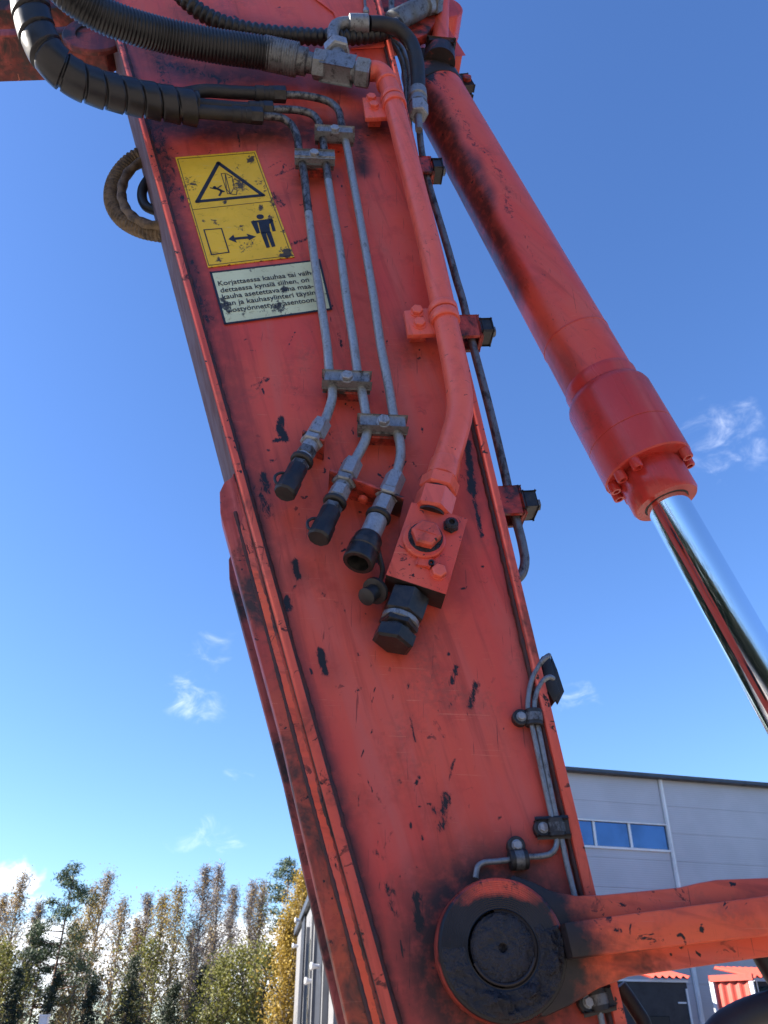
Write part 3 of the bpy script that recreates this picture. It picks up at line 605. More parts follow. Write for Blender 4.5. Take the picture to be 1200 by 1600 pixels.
# ribbed suction hose into the tee
rp = [P(60, -60, .24), P(112, -6, .20), P(152, 20, .17), P(205, 41, .14), P(255, 55, .115), P(300, 65, .10), P(350, 74, .085), P(400, 81, .07), P(436, 87, .062), P(462, 93, .058)]
hz = hose('ribbed_hose', 'fat black ribbed hose sweeping from the top edge to the tee fitting', rp, .039, M['hose'], 26, 56, ribs(.0378, .0018, .0082))
a = P(424, 85, .064); d = (P(497, 101, HTEE) - a).normalized()
b = MB(); b.tube([a - d * .02, a + d * .065], .04, 26, smooth=False); bb = MB()
nst = 60; bb.tube([a - d * .02 + d * .085 * i / nst for i in range(nst + 1)], .04, 26, smooth=False, rfun=ribs(.0395, .0016, .0062)); add('crimp_sleeve', bb, M['hose_grey'], hz, sharp=0)
b = MB(); b.lathe(a + d * .062, d, [(0, .040), (.004, .038), (.006, .033), (.026, .033), (.030, .025), (.06, .024)], 26); add('tail', b, M['galv_dark'], hz)
# corrugated conduit behind it
kp = [P(255, -45, .10), P(292, 2, .08), P(325, 26, .06), P(365, 42, .05), (P(420, 52, .045)), P(480, 57, .04), P(540, 58, .035), P(590, 52, .03), P(622, 40, .02)]
hose('corrugated_hose', 'thin black corrugated hose crossing behind the tee fitting', kp, .021, M['hose'], 20, 40, ribs(.0195, .0028, .017))
# upper crimped fitting to the red port pipe
a = P(613, 34, .0); d = (P(676, 3, -.02) - a).normalized()
hz = thing('hose_fitting', 'grey crimped hose end pointing up to the cylinder port', 'pipe fitting', P(613, 34, 0))
bb = MB(); nst = 50; Ls = (P(652, 15, -.02) - a).length
bb.tube([a + d * Ls * i / nst for i in range(nst + 1)], .03, 24, smooth=False, rfun=ribs(.0285, .0014, .006)); add('crimp_sleeve', bb, M['hose_grey'], hz, sharp=0)
b = MB(); b.lathe(a + d * Ls, d, [(0, .028), (.004, .021), (.020, .021), (.022, .028), (.042, .030), (.044, .024)], 24); add('tail', b, M['galv'], hz)
b = MB(); b.hexa(a + d * (Ls + .044), d, .037, .036, ph=.3); add('union_nut', b, M['galv_dark'], hz)

# spiral-wrapped hose bundle
sp = [P(38, -70, .30), P(46, 0, .26), P(57, 48, .23), P(80, 92, .20), P(110, 119, .17), P(150, 137, .14), P(200, 150, .11), P(250, 160, .085), P(308, 170, .065)]
def wrap(L, g_, s):
    f = (L / .043 - g_ / (2 * math.pi)) % 1.0
    e_ = min(f, 1 - f)
    return .0335 + (.0042 if f > .13 else -.001) + .0026 * (f if f > .13 else 0)
hw = hose('wrapped_hose', 'bundle of hoses in black spiral wrap hanging at the upper left', sp, .037, M['rubber_wrap'], 40, 46, wrap)
b = MB(); b.tube([P(285, 148, .07), P(320, 142, .062), P(360, 144, .054), P(400, 146, .05), P(430, 147, .047)], .0155, 16, 8); add('hose_body', b, M['rubber'], hw)
b = MB(); b.tube([P(285, 162, .062), P(330, 166, .056), P(375, 170, .05), P(406, 171, .047)], .0155, 16, 8); add('hose_body', b, M['rubber'], hw)
b = MB(); b.tube([P(280, 172, .078), P(320, 175, .068), P(360, 178, .058), P(392, 180, .052)], .0160, 16, 8); add('hose_body', b, M['rubber'], hw)
for (x0, y0, h0), (x1, y1, h1) in (((398, 146, .05), (448, 148, .046)), ((388, 170.5, .048), (428, 172, .045)), ((362, 178, .057), (412, 181.5, .049))):
    a, c = P(x0, y0, h0), P(x1, y1, h1); d = (c - a).normalized(); L = (c - a).length
    b = MB(); b.lathe(a, d, [(0, .0165), (.002, .0185), (L * .28, .0185), (L * .3, .0175), (L * .42, .0175), (L * .44, .0188), (L * .6, .0188)], 20); add('ferrule', b, M['rubber'], hw)
    b = MB(); b.hexa(a + d * L * .58, d, .0195, L * .40); add('union_nut', b, M['blackmetal'], hw)
# dusty hose loop on the far side
lp = [P(262, 230, -.22), P(236, 236, -.23), P(205, 252, -.25), P(182, 280, -.26), P(176, 312, -.26), P(190, 340, -.25), P(218, 357, -.24), P(250, 364, -.23), P(285, 366, -.22)]
lo_ = hose('hose_loop', 'dusty brown hose loop bulging out behind the belly of the stick', lp, .023, M['hose_dust'], 20, 34, ribs(.0215, .0022, .011))
lp2 = [P(262, 240, -.21), P(232, 248, -.215), P(202, 268, -.22), P(190, 300, -.225), P(200, 331, -.22), P(226, 349, -.21), P(262, 354, -.20)]
b = MB(); b.tube(lp2, .012, 14, 16, rfun=lambda L, g_, s: .012 * (1 + .12 * math.sin(L * 120 + g_ * 2))); add('hose_body', b, M['hose_dust'], lo_, sharp=0)
b = MB(); b.tube([P(255, 262, -.24), P(234, 278, -.24), P(222, 300, -.24), P(228, 322, -.24), P(250, 332, -.24)], .013, 12, 12); add('loose_sleeve', b, M['rubber'], lo_)

# ------------------------------------------------------------------ thin pipe on the cylinder side of the stick
HS = -.045
ep = [(655, 196), (657, 222), (662, 255), (669, 285), (700, 390), (714, 440), (723, 470), (738, 536), (763, 632), (786, 728), (800, 790), (809, 822), (817, 855), (820, 878), (815, 897), (800, 912)]
ed = thing('edge_pipe', 'thin dark steel pipe clamped along the cylinder side of the stick', 'steel pipe', P(808, 905, HS))
b = MB(); b.tube([P(x, y, HS) for x, y in ep], .0085, 14, 8); add('pipe', b, M['galv_dark'], ed)
for (x, y) in ((660, 258), (733, 510), (797, 782)):
    o = P(x, y, -.03); dn = (P(x + 24, y + 100, -.03) - o).normalized(); sd = dn.cross(NRM).normalized(); sd = sd if sd.dot(UH) > 0 else -sd
    b = MB(); w_, hh, tk = .050, .060, .0055       # U-shaped sheet bracket, open towards the top
    b.box(o - sd * (w_ / 2 - .02) - dn * .0, sd, dn, NRM, w_, hh, tk, .0015); b.box(o + sd * .022 + NRM * -.02, sd, dn, NRM, tk, hh, .045, .0015); b.box(o - NRM * .042, sd, dn, NRM, w_, hh, tk, .0015)
    br = add('edge_bracket', b, M['red_dirty'], ed)
    b = MB(); b.box(o + sd * .036 + dn * .004 - NRM * .014, sd, dn, NRM, .022, .034, .044, .003); add('clamp_block', b, M['blackmetal'], ed)
    b = MB(); b.hexa(o + sd * .046 + dn * .004 - NRM * .014, sd, .0115, .012); add('bolt', b, M['galv_dark'], ed)
# bundle of thin pipes going over the top edge
for dx in (0, 9):
    ov = thing('thin_pipe', 'thin grey pipe bending over the edge beside the black hose, ' + ('outer' if dx else 'inner') + ' one of two', 'steel pipe', P(640, 200, -.02), 'thin pipes over the edge')
    b = MB(); b.tube([P(598 + dx, 62, -.01), P(616 + dx, 72, -.012), P(626 + dx * .9, 90, -.018), P(633 + dx, 120, -.025), P(635 + dx * .5, 160, -.03), P(637 + dx * .4, 215, -.035)], .0072, 12, 8); add('pipe', b, M['galv'] if dx else M['galv_dark'], ov)
for x0, x1 in ((569, 572), (611, 612)):
    th_ = thing('grease_line', 'thin grease line at the top edge, ' + ('left' if x0 < 600 else 'right') + ' one of two', 'grease line', P(x1, 24, .01), 'grease lines at the top edge')
    b = MB(); b.tube([P(x0 - 4, -60, .012), P(x0, -10, .012), P(x1, 24, .012)], .0042 if x0 < 600 else .0085, 10, 6); add('pipe', b, M['galv_dark'], th_)
    b = MB(); b.lathe(P(x1, 14, .012), (P(x1, 30, .012) - P(x1, 14, .012)).normalized(), [(0, .006), (.004, .0085), (.022, .0085), (.026, .005)], 12); add('fitting', b, M['galv'], th_)

# ------------------------------------------------------------------ grease pipes low on the stick
RG = .0040; HG = .010
gA = [(858, 1024, .004), (852, 1028, .012), (842, 1040), (831, 1062), (826, 1085), (825, 1109), (829, 1125), (833, 1142), (848, 1213), (861, 1272), (867, 1296), (870, 1312), (868, 1325), (860, 1334), (843, 1338), (825, 1339), (800, 1343), (775, 1346), (756, 1348), (747, 1354), (743, 1372)]
gB = [(864, 1060, .002), (858, 1058, .012), (849, 1063), (841, 1076), (836, 1092), (835, 1109), (838, 1125), (842, 1142), (856, 1213), (869, 1276), (875, 1300), (879, 1318), (887, 1355), (898, 1400), (912, 1470), (928, 1545), (936, 1575), (946, 1630)]
for pth, lab in ((gA, 'thin zinc grease pipe bending left to the link pin'), (gB, 'thin zinc grease pipe running straight down behind the link')):
    t = thing('grease_pipe', lab, 'grease pipe', P(pth[-1][0], pth[-1][1], HG), 'grease pipes low on the stick')
    b = MB(); b.tube([P(q[0], q[1], q[2] if len(q) > 2 else HG) for q in pth], RG, 12, 8); add('pipe', b, M['galv'], t)
def p_clip(bolt, band, ang, label):
    t = thing('pipe_clip', label, 'pipe clip', P(*bolt, 0), 'rubber-lined pipe clips')
    o, c = P(*bolt, .006), P(*band, .008); ax = (c - o).normalized(); ay = NRM.cross(ax).normalized(); L = (c - o).length
    b = MB(); b.box((o + c) / 2 + ax * .004 - NRM * .001, ax, ay, NRM, L + .018, .021, .0135, .005, 3); b.lathe(o - NRM * .006, NRM, [(0, .0125), (.011, .0125), (.0125, .011)], 20)
    b.lathe(c - ay * .0125, ay, [(0, .0125), (.001, .0135), (.024, .0135), (.025, .0125)], 18, up=NRM); add('rubber_pad', b, M['cap'], t)
    b = MB(); b.box((o + c) / 2 + ax * .006 + NRM * .0068, ax, ay, NRM, L * .8, .0115, .0018, .0006); b.lathe(c - ay * .006, ay, [(0, .0140), (.012, .0140)], 18, up=NRM); add('steel_band', b, M['galv_dark'], t)
    b = MB(); b.lathe(o + NRM * .006, NRM, [(0, .0075), (.0015, .0075)], 16); b.hexa(o + NRM * .007, NRM, .0062, .005); add('bolt', b, M['galv_clean'], t)
p_clip((813, 1122), (834, 1122), 0, 'highest black clip on the two grease pipes'); p_clip((847, 1295), (868, 1294), 0, 'black clip where the two grease pipes part')
p_clip((806, 1322), (810, 1343), 0, 'black clip on the grease pipe just above the pin eye'); p_clip((917, 1566), (934, 1562), 0, 'black clip below the link arm')
b = MB(); q = [(846, 1024), (860, 1021), (866, 1048), (877, 1082), (866, 1099), (850, 1070)]
b.prism([P(x, y, -.01) for x, y in q], -NRM * .07, .004); 
for k in range(4): b.prism([P(x, y, -.012 - .016 * k) for x, y in ((862, 1024 + 0), (871, 1046), (882, 1080), (872, 1100), (862, 1082))], -NRM * .006, .001)
tag(add('rubber_boot', b, M['cap']), 'black rubber block on the stick edge where the grease pipes start', 'rubber block')
# ------------------------------------------------------------------ stickers on the side plate
def C3(x, y): return 240 + x / 4, 220 + y / 4
def sticker_obj(name, corners, h, mat, spots, label, cat):
    c = [P(*q, h) for q in corners]; n1, n2 = 70, 90; vs = []; g = []
    for j in range(n2 + 1):
        for i in range(n1 + 1):
            a, b_ = i / n1, j / n2; p = (c[0] * (1 - a) + c[1] * a) * (1 - b_) + (c[3] * (1 - a) + c[2] * a) * b_; vs.append(p)
            x, y = PIX(p); gg = 0
            for sx, sy, r, s in spots:
                X, Y = C3(sx, sy); gg = max(gg, s * 1.12 * math.exp(-((x - X) ** 2 + (y - Y) ** 2) / (r / 3.2) ** 2))
            e_ = min(a, 1 - a, b_, 1 - b_); gg = max(gg, .32 * math.exp(-e_ / .02)); g.append(gg)
    k = n1 + 1; fs = [(j * k + i, (j + 1) * k + i, (j + 1) * k + i + 1, j * k + i + 1) for j in range(n2) for i in range(n1)]
    bord = [i for i in range(k)] + [j * k + n1 for j in range(1, n2 + 1)] + [n2 * k + i for i in range(n1 - 1, -1, -1)] + [j * k for j in range(n2 - 1, 0, -1)]
    off = len(vs); vs += [vs[i] - NRM * .002 for i in bord]; g += [.5] * len(bord); nb_ = len(bord)
    fs += [(bord[i], bord[(i + 1) % nb_], off + (i + 1) % nb_, off + i) for i in range(nb_)]
    t = thing(name, label, cat, c[3])
    m = MB(); m.raw(vs, fs); me = m.mesh('backing', 30); set_attr(me, 'grime', g); add('backing', me, mat, t); return t
HK = .0026; HPR = .0032
def poly(parent, name, pts, h=HPR, mat='print'):
    b = MB(); b.prism([P(*C3(*q), h) for q in pts], -NRM * .0004); return add(name, b, M[mat], parent)
def stroke_mesh(b, pts, wd, h=HPR, closed=False):
    q = [P(*C3(*p), h) for p in pts]; q = q + [q[0]] if closed else q
    for a, c in zip(q, q[1:]):
        d = (c - a).normalized(); s = d.cross(NRM) * wd / 2; e_ = d * wd * .45
        b.prism([a - s - e_, a + s - e_, c + s + e_, c - s + e_], -NRM * .0004); h += .00002
def line(parent, name, pts, wd, closed=False, h=HPR):
    b = MB(); stroke_mesh(b, pts, wd, h, closed); return add(name, b, M['print'], parent)
ys = sticker_obj('warning_sticker', [C3(135, 103), C3(637, 62), C3(880, 725), C3(340, 790)], HK, M['yellow'],
 [(235, 275, 42, .46), (607, 118, 22, .85), (545, 275, 45, .58), (660, 255, 32, .42), (700, 300, 30, .4), (790, 375, 60, .6), (600, 640, 40, .4), (560, 670, 35, .42), (830, 705, 40, .72), (380, 505, 22, .5), (545, 540, 22, .5),
  (670, 420, 16, .7), (445, 385, 12, .7), (730, 480, 30, .45), (820, 560, 18, .6), (410, 745, 25, .45), (310, 500, 12, .55), (210, 250, 30, .42), (520, 160, 25, .38)], 'dirty yellow warning sticker with triangle and standing figure pictograms', 'sticker')
line(ys, 'border_line', [(150, 113), (630, 74), (862, 716), (345, 778)], .0013, True); line(ys, 'divider_line', [(247, 430), (743, 375)], .0012)
b = MB(); stroke_mesh(b, [(405, 138), (273, 379), (683, 339)], .0088, HPR, True); add('warning_triangle', b, M['print'], ys)
b = MB()
for seg, wd in (([(380, 292), (412, 305)], .006), ([(412, 305), (424, 318), (412, 340)], .0045), ([(412, 305), (438, 316)], .0042), ([(385, 300), (355, 293)], .003), ([(390, 300), (423, 280)], .003)): stroke_mesh(b, seg, wd)
b.lathe(P(*C3(381, 289), HPR), NRM, [(-.0004, .0036), (0, .0036)], 14); add('falling_figure', b, M['print'], ys)
b = MB()
for seg in ([(422, 204), (447, 202), (480, 330), (462, 330), (422, 204)], [(455, 205), (490, 222), (470, 230)], [(447, 202), (455, 300), (482, 332), (518, 335), (522, 305), (498, 300), (482, 332)], [(490, 222), (505, 300)], [(495, 250), (508, 235)]): stroke_mesh(b, seg, .0016)
add('machine_pictogram', b, M['print'], ys)
line(ys, 'load_box', [(315, 556), (424, 547), (471, 696), (362, 711)], .0026, True)
poly(ys, 'distance_arrow', [(468, 615), (498, 586), (506, 604), (590, 596), (580, 580), (640, 598), (596, 622), (596, 610), (512, 618), (520, 636)])
b = MB(); b.lathe(P(*C3(666, 474), HPR), NRM, [(-.0004, .0080), (0, .0080)], 24)
for q in ([(622, 500), (738, 486), (750, 500), (722, 520), (730, 575), (672, 580), (655, 510)], [(608, 505), (625, 496), (648, 510), (665, 574), (645, 580)], [(722, 490), (742, 486), (764, 562), (744, 566)], [(668, 570), (700, 570), (727, 664), (706, 669)], [(702, 570), (732, 566), (762, 658), (740, 664)]):
    b.prism([P(*C3(*p), HPR + .0001) for p in q], -NRM * .0004, 0)
add('standing_figure', b, M['print'], ys)
ws_ = sticker_obj('instruction_sticker', [C3(362, 828), C3(1030, 749), C3(1103, 1046), C3(450, 1138)], HK + .0003, M['pale'],
 [(815, 930, 22, .8), (780, 1040, 48, .6), (440, 1030, 34, .75), (430, 1000, 22, .6), (620, 790, 26, .6), (470, 1070, 20, .55), (700, 1080, 40, .3), (560, 1090, 40, .25), (880, 940, 60, .2)], 'pale instruction sticker with five lines of Finnish text', 'sticker')
b = MB(); stroke_mesh(b, [(357, 823), (1036, 744), (1109, 1050), (447, 1143)], .0046, HPR, True); add('border_line', b, M['print'], ws_)
def text_line(txt, p0, p1, parent, h):
    a, c = P(*C3(*p0), h), P(*C3(*p1), h); cu = bpy.data.curves.new('t', 'FONT'); cu.body = txt; cu.size = 1; cu.offset = .013; cu.resolution_u = 3; cu.fill_mode = 'FRONT'
    o = bpy.data.objects.new('t', cu); COL.objects.link(o); dg = bpy.context.evaluated_depsgraph_get(); dg.update()
    me = bpy.data.meshes.new_from_object(o.evaluated_get(dg)); bpy.data.objects.remove(o)
    me.materials.clear()
    xs = [v.co.x for v in me.vertices]; x0, x1 = min(xs), max(xs); ax = (c - a).normalized(); ay = NRM.cross(ax).normalized(); sx = (c - a).length / (x1 - x0); sy = sx * 1.12
    for v in me.vertices: v.co = a + ax * ((v.co.x - x0) * sx) + ay * (v.co.y * sy)
    me.update(); return add('text_line', me, M['print'], parent)
for i, (tx, p0, p1) in enumerate((('Korjattaessa kauhaa tai vaih-', (406, 906), (1003, 834)), ('dettaessa kynsiä siihen, on', (420, 949), (974, 880)), ('kauha asetettava aina maa-', (432, 990), (1003, 918)), ('han ja kauhasylinteri täysin', (442, 1032), (1014, 960)), ('ulostyönnettyyn asentoon.', (457, 1074), (1018, 1004)))):
    text_line(tx, p0, p1, ws_, .0036)

# ------------------------------------------------------------------ bucket cylinder
HC = -.13
k1, k2 = P(768, 300, HC), P(1196, 1060, HC); ca = (k2 - k1).normalized()
def cs(y):                                       # station on the axis that appears at photo row y
    lo, hi = -3., 3.
    for _ in range(50):
        m = (lo + hi) / 2
        if PIX(k1 + ca * m)[1] < y: lo = m
        else: hi = m
    return lo
CR = .0775
cyl = thing('hydraulic_cylinder', 'red bucket cylinder with chrome rod slanting down at the right', 'hydraulic cylinder', k1 + ca * cs(1250))
def clathe(name, s0, prof, mat, seg=48, label=None): b = MB(); b.lathe(k1 + ca * s0, ca, prof, seg, up=NRM); return add(name, b, mat, cyl, label)
s_a, s_b = cs(152), cs(612)
LB = s_b - s_a; prof = [(LB * i / 160, CR) for i in range(161)]
b = MB(); b.lathe(k1 + ca * s_a, ca, prof, 72, up=NRM); me = b.mesh('barrel', 40)
lf = (UH * -1 - ca * (UH * -1).dot(ca)).normalized(); lf = (lf - NRM * lf.dot(NRM)).normalized()
gv = []; cv = []
for v in me.vertices:
    q = v.co - k1; s = q.dot(ca); rd = (q - ca * s).normalized(); x = rd.dot(lf); f = (s - s_a) / LB
    wv = .12 * math.sin(f * 9 + 1) + .07 * math.sin(f * 23 + 2) + .05 * math.sin(f * 51)
    gv.append(max(0, min(.88, (x - (.30 + wv + .42 * min(1, max(0, (f - .15) / .55)))) / .30)))  # darker towards the stick-facing side, less so down the barrel
    gv[-1] *= 1 if f < .75 else .45
    edge = math.exp(-((x - (.22 + wv * 1.2 + .3 * max(0, f - .2))) / .16) ** 2)
    cv.append((.42 if f < .55 else .2) * edge * (1 if rd.dot(NRM) > -.2 else 0) + (.5 * math.exp(-(f / .03) ** 2) if x > -.2 else 0))
set_attr(me, 'grime', gv); set_attr(me, 'chip', cv); add('barrel', me, M['red_cyl'], cyl)
clathe('seam_ring', cs(534), [(0, CR), (.001, CR + .0012), (.004, CR + .0012), (.005, CR)], M['red_head'])
clathe('neck_ring', cs(600), [(-.004, CR), (.004, CR + .003), (.012, CR + .003), (.03, CR + .001)], M['red_head'])
L1 = cs(688) - cs(620)
clathe('head', cs(620), [(-.012, CR - .002), (-.006, CR + .004), (.006, .0895), (.016, .0925), (L1 - .0012, .0925), (L1, .0912)], M['red_head'], 64)
L2 = cs(736) - cs(688)
clathe('head_flange', cs(688), [(.0, .0912), (.0012, .0925), (L2 - .003, .0925), (L2, .0895), (L2, .05)], M['red_head'], 64)
sg = cs(736); L3 = cs(786) - sg
clathe('gland', sg, [(-.01, .064), (.004, .064), (.01, .0675), (L3 - .006, .0675), (L3, .064), (L3, .046), (L3 - .012, .0445)], M['red_head'], 56)
clathe('wiper_seal', sg + L3 - .010, [(0, .0445), (.004, .0470), (.0095, .0450), (.0095, .0420)], M['rubber'], 40)
xx_ = NRM; yy_ = ca.cross(NRM); SKIP_BOLTS = ()
for k in range(12):
    g_ = 2 * math.pi * (k + .5) / 12; o = k1 + ca * sg + (xx_ * math.cos(g_) + yy_ * math.sin(g_)) * .0795; SKIP_BOLTS += (k,) if math.cos(g_) > .3 and 1010 < PIX(o)[0] < 1052 else ()
for k in range(12):
    if k in SKIP_BOLTS: continue
    g_ = 2 * math.pi * (k + .5) / 12; o = k1 + ca * (sg - .001) + (xx_ * math.cos(g_) + yy_ * math.sin(g_)) * .0795
    b = MB(); b.lathe(o, ca, [(0, .0105), (.0015, .0115), (.020, .0115), (.022, .0105), (.022, .0062), (.012, .006), (.012, 0)], 16); add('head_bolt', b, M['red_head'], cyl)
b = MB(); s_r = sg + L3 - .03; sE = cs(1440); b.lathe(k1 + ca * s_r, ca, [((sE - s_r) * i / 8, .0425) for i in range(9)], 64, up=NRM); add('rod', b, M['rod'], cyl, 'polished chrome rod')
# cap end with band clamp, port and clevis
clathe('end_band', s_a - .0, [(-.075, CR - .004), (-.072, CR + .003), (-.004, CR + .003), (0, CR + .001)], M['red_greasy'])
clathe('end_cap', s_a, [(-.17, .045), (-.165, .052), (-.14, .058), (-.13, .070), (-.10, .074), (-.075, .074)], M['red_greasy'])
sd = ca.cross(NRM).normalized(); sd = sd if sd.dot(UH) > 0 else -sd
o = k1 + ca * (s_a - .038) + sd * (CR + .016) + NRM * .012
b = MB(); b.box(o, sd, ca, NRM, .034, .060, .018, .003); b.box(o - NRM * .030, sd, ca, NRM, .034, .060, .018, .003); add('band_lug', b, M['red_greasy'], cyl)
b = MB(); b.hexa(o + NRM * .009 + sd * .003, NRM, .014, .012); b.lathe(o - NRM * .06 + sd * .003, NRM, [(0, .007), (.06, .007)], 12); b.hexa(o - NRM * .052 + sd * .003, NRM, .014, .012); add('band_bolt', b, M['red_dirty'], cyl)
p0, p1 = P(687, 84, -.06), P(690, 10, -.06); d = (p1 - p0).normalized(); Lp = (p1 - p0).length
b = MB(); b.lathe(p0 - d * .05, d, [(0, .045), (.05, .043), (.052, .034)], 32); add('port_boss', b, M['red_greasy'], cyl)
b = MB(); b.box(p0 + d * .012, UH, NRM, d, .072, .06, .022, .006); add('port_flange', b, M['red_greasy'], cyl)
for dx in (-.027, .027):
    b = MB(); b.lathe(p0 + d * .02 + UH * dx + NRM * .018, d, [(0, .009), (.022, .009), (.022, .005), (.012, .005), (.012, 0)], 14); add('flange_bolt', b, M['red_dirty'], cyl)
b = MB(); b.tube([p0 + d * .01, p0 + d * Lp * .55, p0 + d * Lp * .85, P(688, -10, -.05), P(680, -22, -.04), P(668, -26, -.03)], .0235, 22, 8); add('port_pipe', b, M['red'], cyl)
b = MB(); o = P(688, 34, -.13); b.lathe(o - NRM * .045, NRM, [(0, .060), (.004, .064), (.086, .064), (.09, .060)], 40); b.box((o + k1 + ca * (s_a - .15)) / 2, ca, sd, NRM, (o - k1 - ca * (s_a - .15)).length, .09, .085, .006); add('clevis_eye', b, M['red_head'], cyl)
# bracket that carries the cylinder on the stick
b = MB(); b.prism(PP([(600, 60), (640, 75), (690, 62), (712, 30), (700, -10), (600, -60)], -.195), -NRM * .03, .004); add('cylinder_lug', b, M['red_dark'], stick)
b = MB(); b.prism(PP([(585, 70), (622, 72), (668, 52), (690, 20), (670, -20), (560, -60)], -.045), -NRM * .03, .004); add('cylinder_lug', b, M['red_dirty'], stick)

# ------------------------------------------------------------------ bucket link
HL = .052
lk = thing('bucket_link', 'red bucket link bar with greasy round pin eye at the bottom right', 'linkage', P(786, 1600, HL))
E0 = P(786, 1481, HL); eu = UV(E0); RO = abs(UV(P(684, 1481, HL))[0] - eu[0]); RI = abs(UV(P(731, 1481, HL))[0] - eu[0])
prof = [(-.036, RO - .003), (-.033, RO), (-.005, RO), (-.0015, RO - .0015), (0, RO - .005)] + [(0 + (-.0004 if i % 2 else 0), RO - .005 - (RO - .005 - RI) * i / 26) for i in range(1, 27)] + [(-.02, RI), (-.02, 0)]
b = MB(); b.lathe(E0, NRM, prof, 128); me = b.mesh('pin_eye', 30); gv = []; cv = []
for v in me.vertices:
    q = v.co - E0; du, dv = q.dot(UH), q.dot(ZH); r = math.hypot(du, dv); th = math.atan2(dv, du)
    top = math.exp(-((th - 1.55) / .85) ** 2); rim = max(0, (r - RI) / (RO - RI))
    clear = max(top * max(0, min(1, (rim - .25) / .35)), max(0, (rim - .965) / .03) * .52, math.exp(-((th - .35) / .35) ** 2) * max(0, rim - .45) * 1.2)
    gv.append(max(0, 1.9 - clear * 2.1)); cv.append(.35 * top * rim)
set_attr(me, 'grime', gv); set_attr(me, 'chip', cv); add('pin_eye', me, M['red_eye'], lk)
from mathutils import noise as mnoise
b = MB(); nr, ns = 34, 150                         # lumpy grease on the lower half of the eye
vs = []; fs = []
for i in range(nr + 1):
    for j in range(ns + 1):
        th = R(360 * j / ns); rr = RI + .002 + (RO - RI - .006) * i / nr
        e_ = math.sin(math.pi * i / nr)
        low = max(0, .32 - .75 * math.sin(th - .25)) ; rim_ok = i < nr * (1 if math.sin(th) < .35 else .35)
        lowk = min(1, low * 4) * (1 if rim_ok else max(0, 1 - (i - nr * .35) / 3)); hgt = .0012 + e_ * low * max(0, .003 + .012 * mnoise.fractal(Vector((math.cos(th) * rr, math.sin(th) * rr, 0)) * 38, .9, 2.1, 4))
        vs.append(E0 + UH * math.cos(th) * rr + ZH * math.sin(th) * rr + NRM * (-.002 + (hgt + .002) * lowk if e_ > .02 else -.002))
for i in range(nr):
    for j in range(ns): k = i * (ns + 1) + j; fs.append((k, k + 1, k + ns + 2, k + ns + 1))
b.raw(vs, fs); add('grease_layer', b, M['grease'], lk, 'thick black grease', sharp=0)
b = MB(); b.lathe(E0, NRM, [(-.09, RI - .0025), (-.006, RI - .0025), (-.002, RI - .004), (0, RI - .008), (.001, RI * .5), (.0005, .006), (-.004, .004), (-.004, 0)], 72); add('pin', b, M['grease'], lk, 'greasy pin end')
b = MB(); b.tube([E0 + (UH * math.cos(a_) + ZH * math.sin(a_)) * (RI - .004) - NRM * .0005 for a_ in [R(205 + 140 * i / 30) for i in range(31)]], .0022, 8, smooth=False); add('worn_rim', b, M['red_greasy'], lk)
pl = [(800, 1366), (830, 1376), (862, 1391), (900, 1399), (940, 1398), (1063, 1386), (1092, 1379), (1120, 1374), (1200, 1371), (1400, 1352), (1445, 1395), (1430, 1452), (1330, 1480), (1200, 1494), (985, 1525), (935, 1545), (890, 1572), (850, 1590), (790, 1560), (770, 1420)]
b = MB(); b.prism([P(x, y, HL - .004) for x, y in pl], -NRM * .028, .004); add('link_plate', b, M['red_link'], lk)
HX = HL + .026
b = MB(); b.prism([P(x, y, HX) for x, y in ((882, 1441), (1200, 1399), (1352, 1379), (1352, 1444), (1200, 1461), (895, 1497))], -NRM * (.0285), .003); add('link_rib', b, M['red_link'], lk)
b = MB(); b.lathe(P(1400, 1418, .06), NRM, [(-.3, .04), (0, .04)], 36); add('rod_pin', b, M['grease'], lk)
# boss on the stick behind the eye
b = MB(); b.lathe(FROM(eu[0], eu[1], -.002), NRM, [(0, RO - .004), (.004, RO - .006), (.012, RO - .01), (.019, RO - .01)], 64); add('pin_boss', b, M['red_dirty'], stick)

# ------------------------------------------------------------------ boom at the top left
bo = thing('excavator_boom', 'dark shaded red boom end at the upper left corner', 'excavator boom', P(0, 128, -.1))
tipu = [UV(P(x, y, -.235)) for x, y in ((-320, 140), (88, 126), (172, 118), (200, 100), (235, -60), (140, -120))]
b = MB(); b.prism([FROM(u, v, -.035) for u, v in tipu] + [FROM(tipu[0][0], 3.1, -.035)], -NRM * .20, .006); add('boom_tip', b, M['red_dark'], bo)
b = MB(); b.prism([FROM(u, v, .10) for u, v in ((tipu[0][0] + .02, tipu[0][1] + .002), (tipu[0][0] + .02, 3.05), (-2.7, 3.1), (-3.3, 2.75), (-6.0, .25), (-5.7, -.1), (-5.2, .1), (-3.3, 1.75), (-2.5, 2.2))], -NRM * .48, .01); add('boom_box', b, M['red_dark'], bo)  # out-of-view run of the boom, bent and widened to shade the stick
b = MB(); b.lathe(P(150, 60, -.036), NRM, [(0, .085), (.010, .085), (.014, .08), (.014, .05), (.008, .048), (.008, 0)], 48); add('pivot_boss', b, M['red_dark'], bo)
b = MB(); b.prism([P(x, y, -.033) for x, y in ((-320, 72), (-320, 60), (85, 46), (150, 40), (160, 50), (88, 56))], NRM * .006, .002); add('lower_flange', b, M['red_dark'], bo)
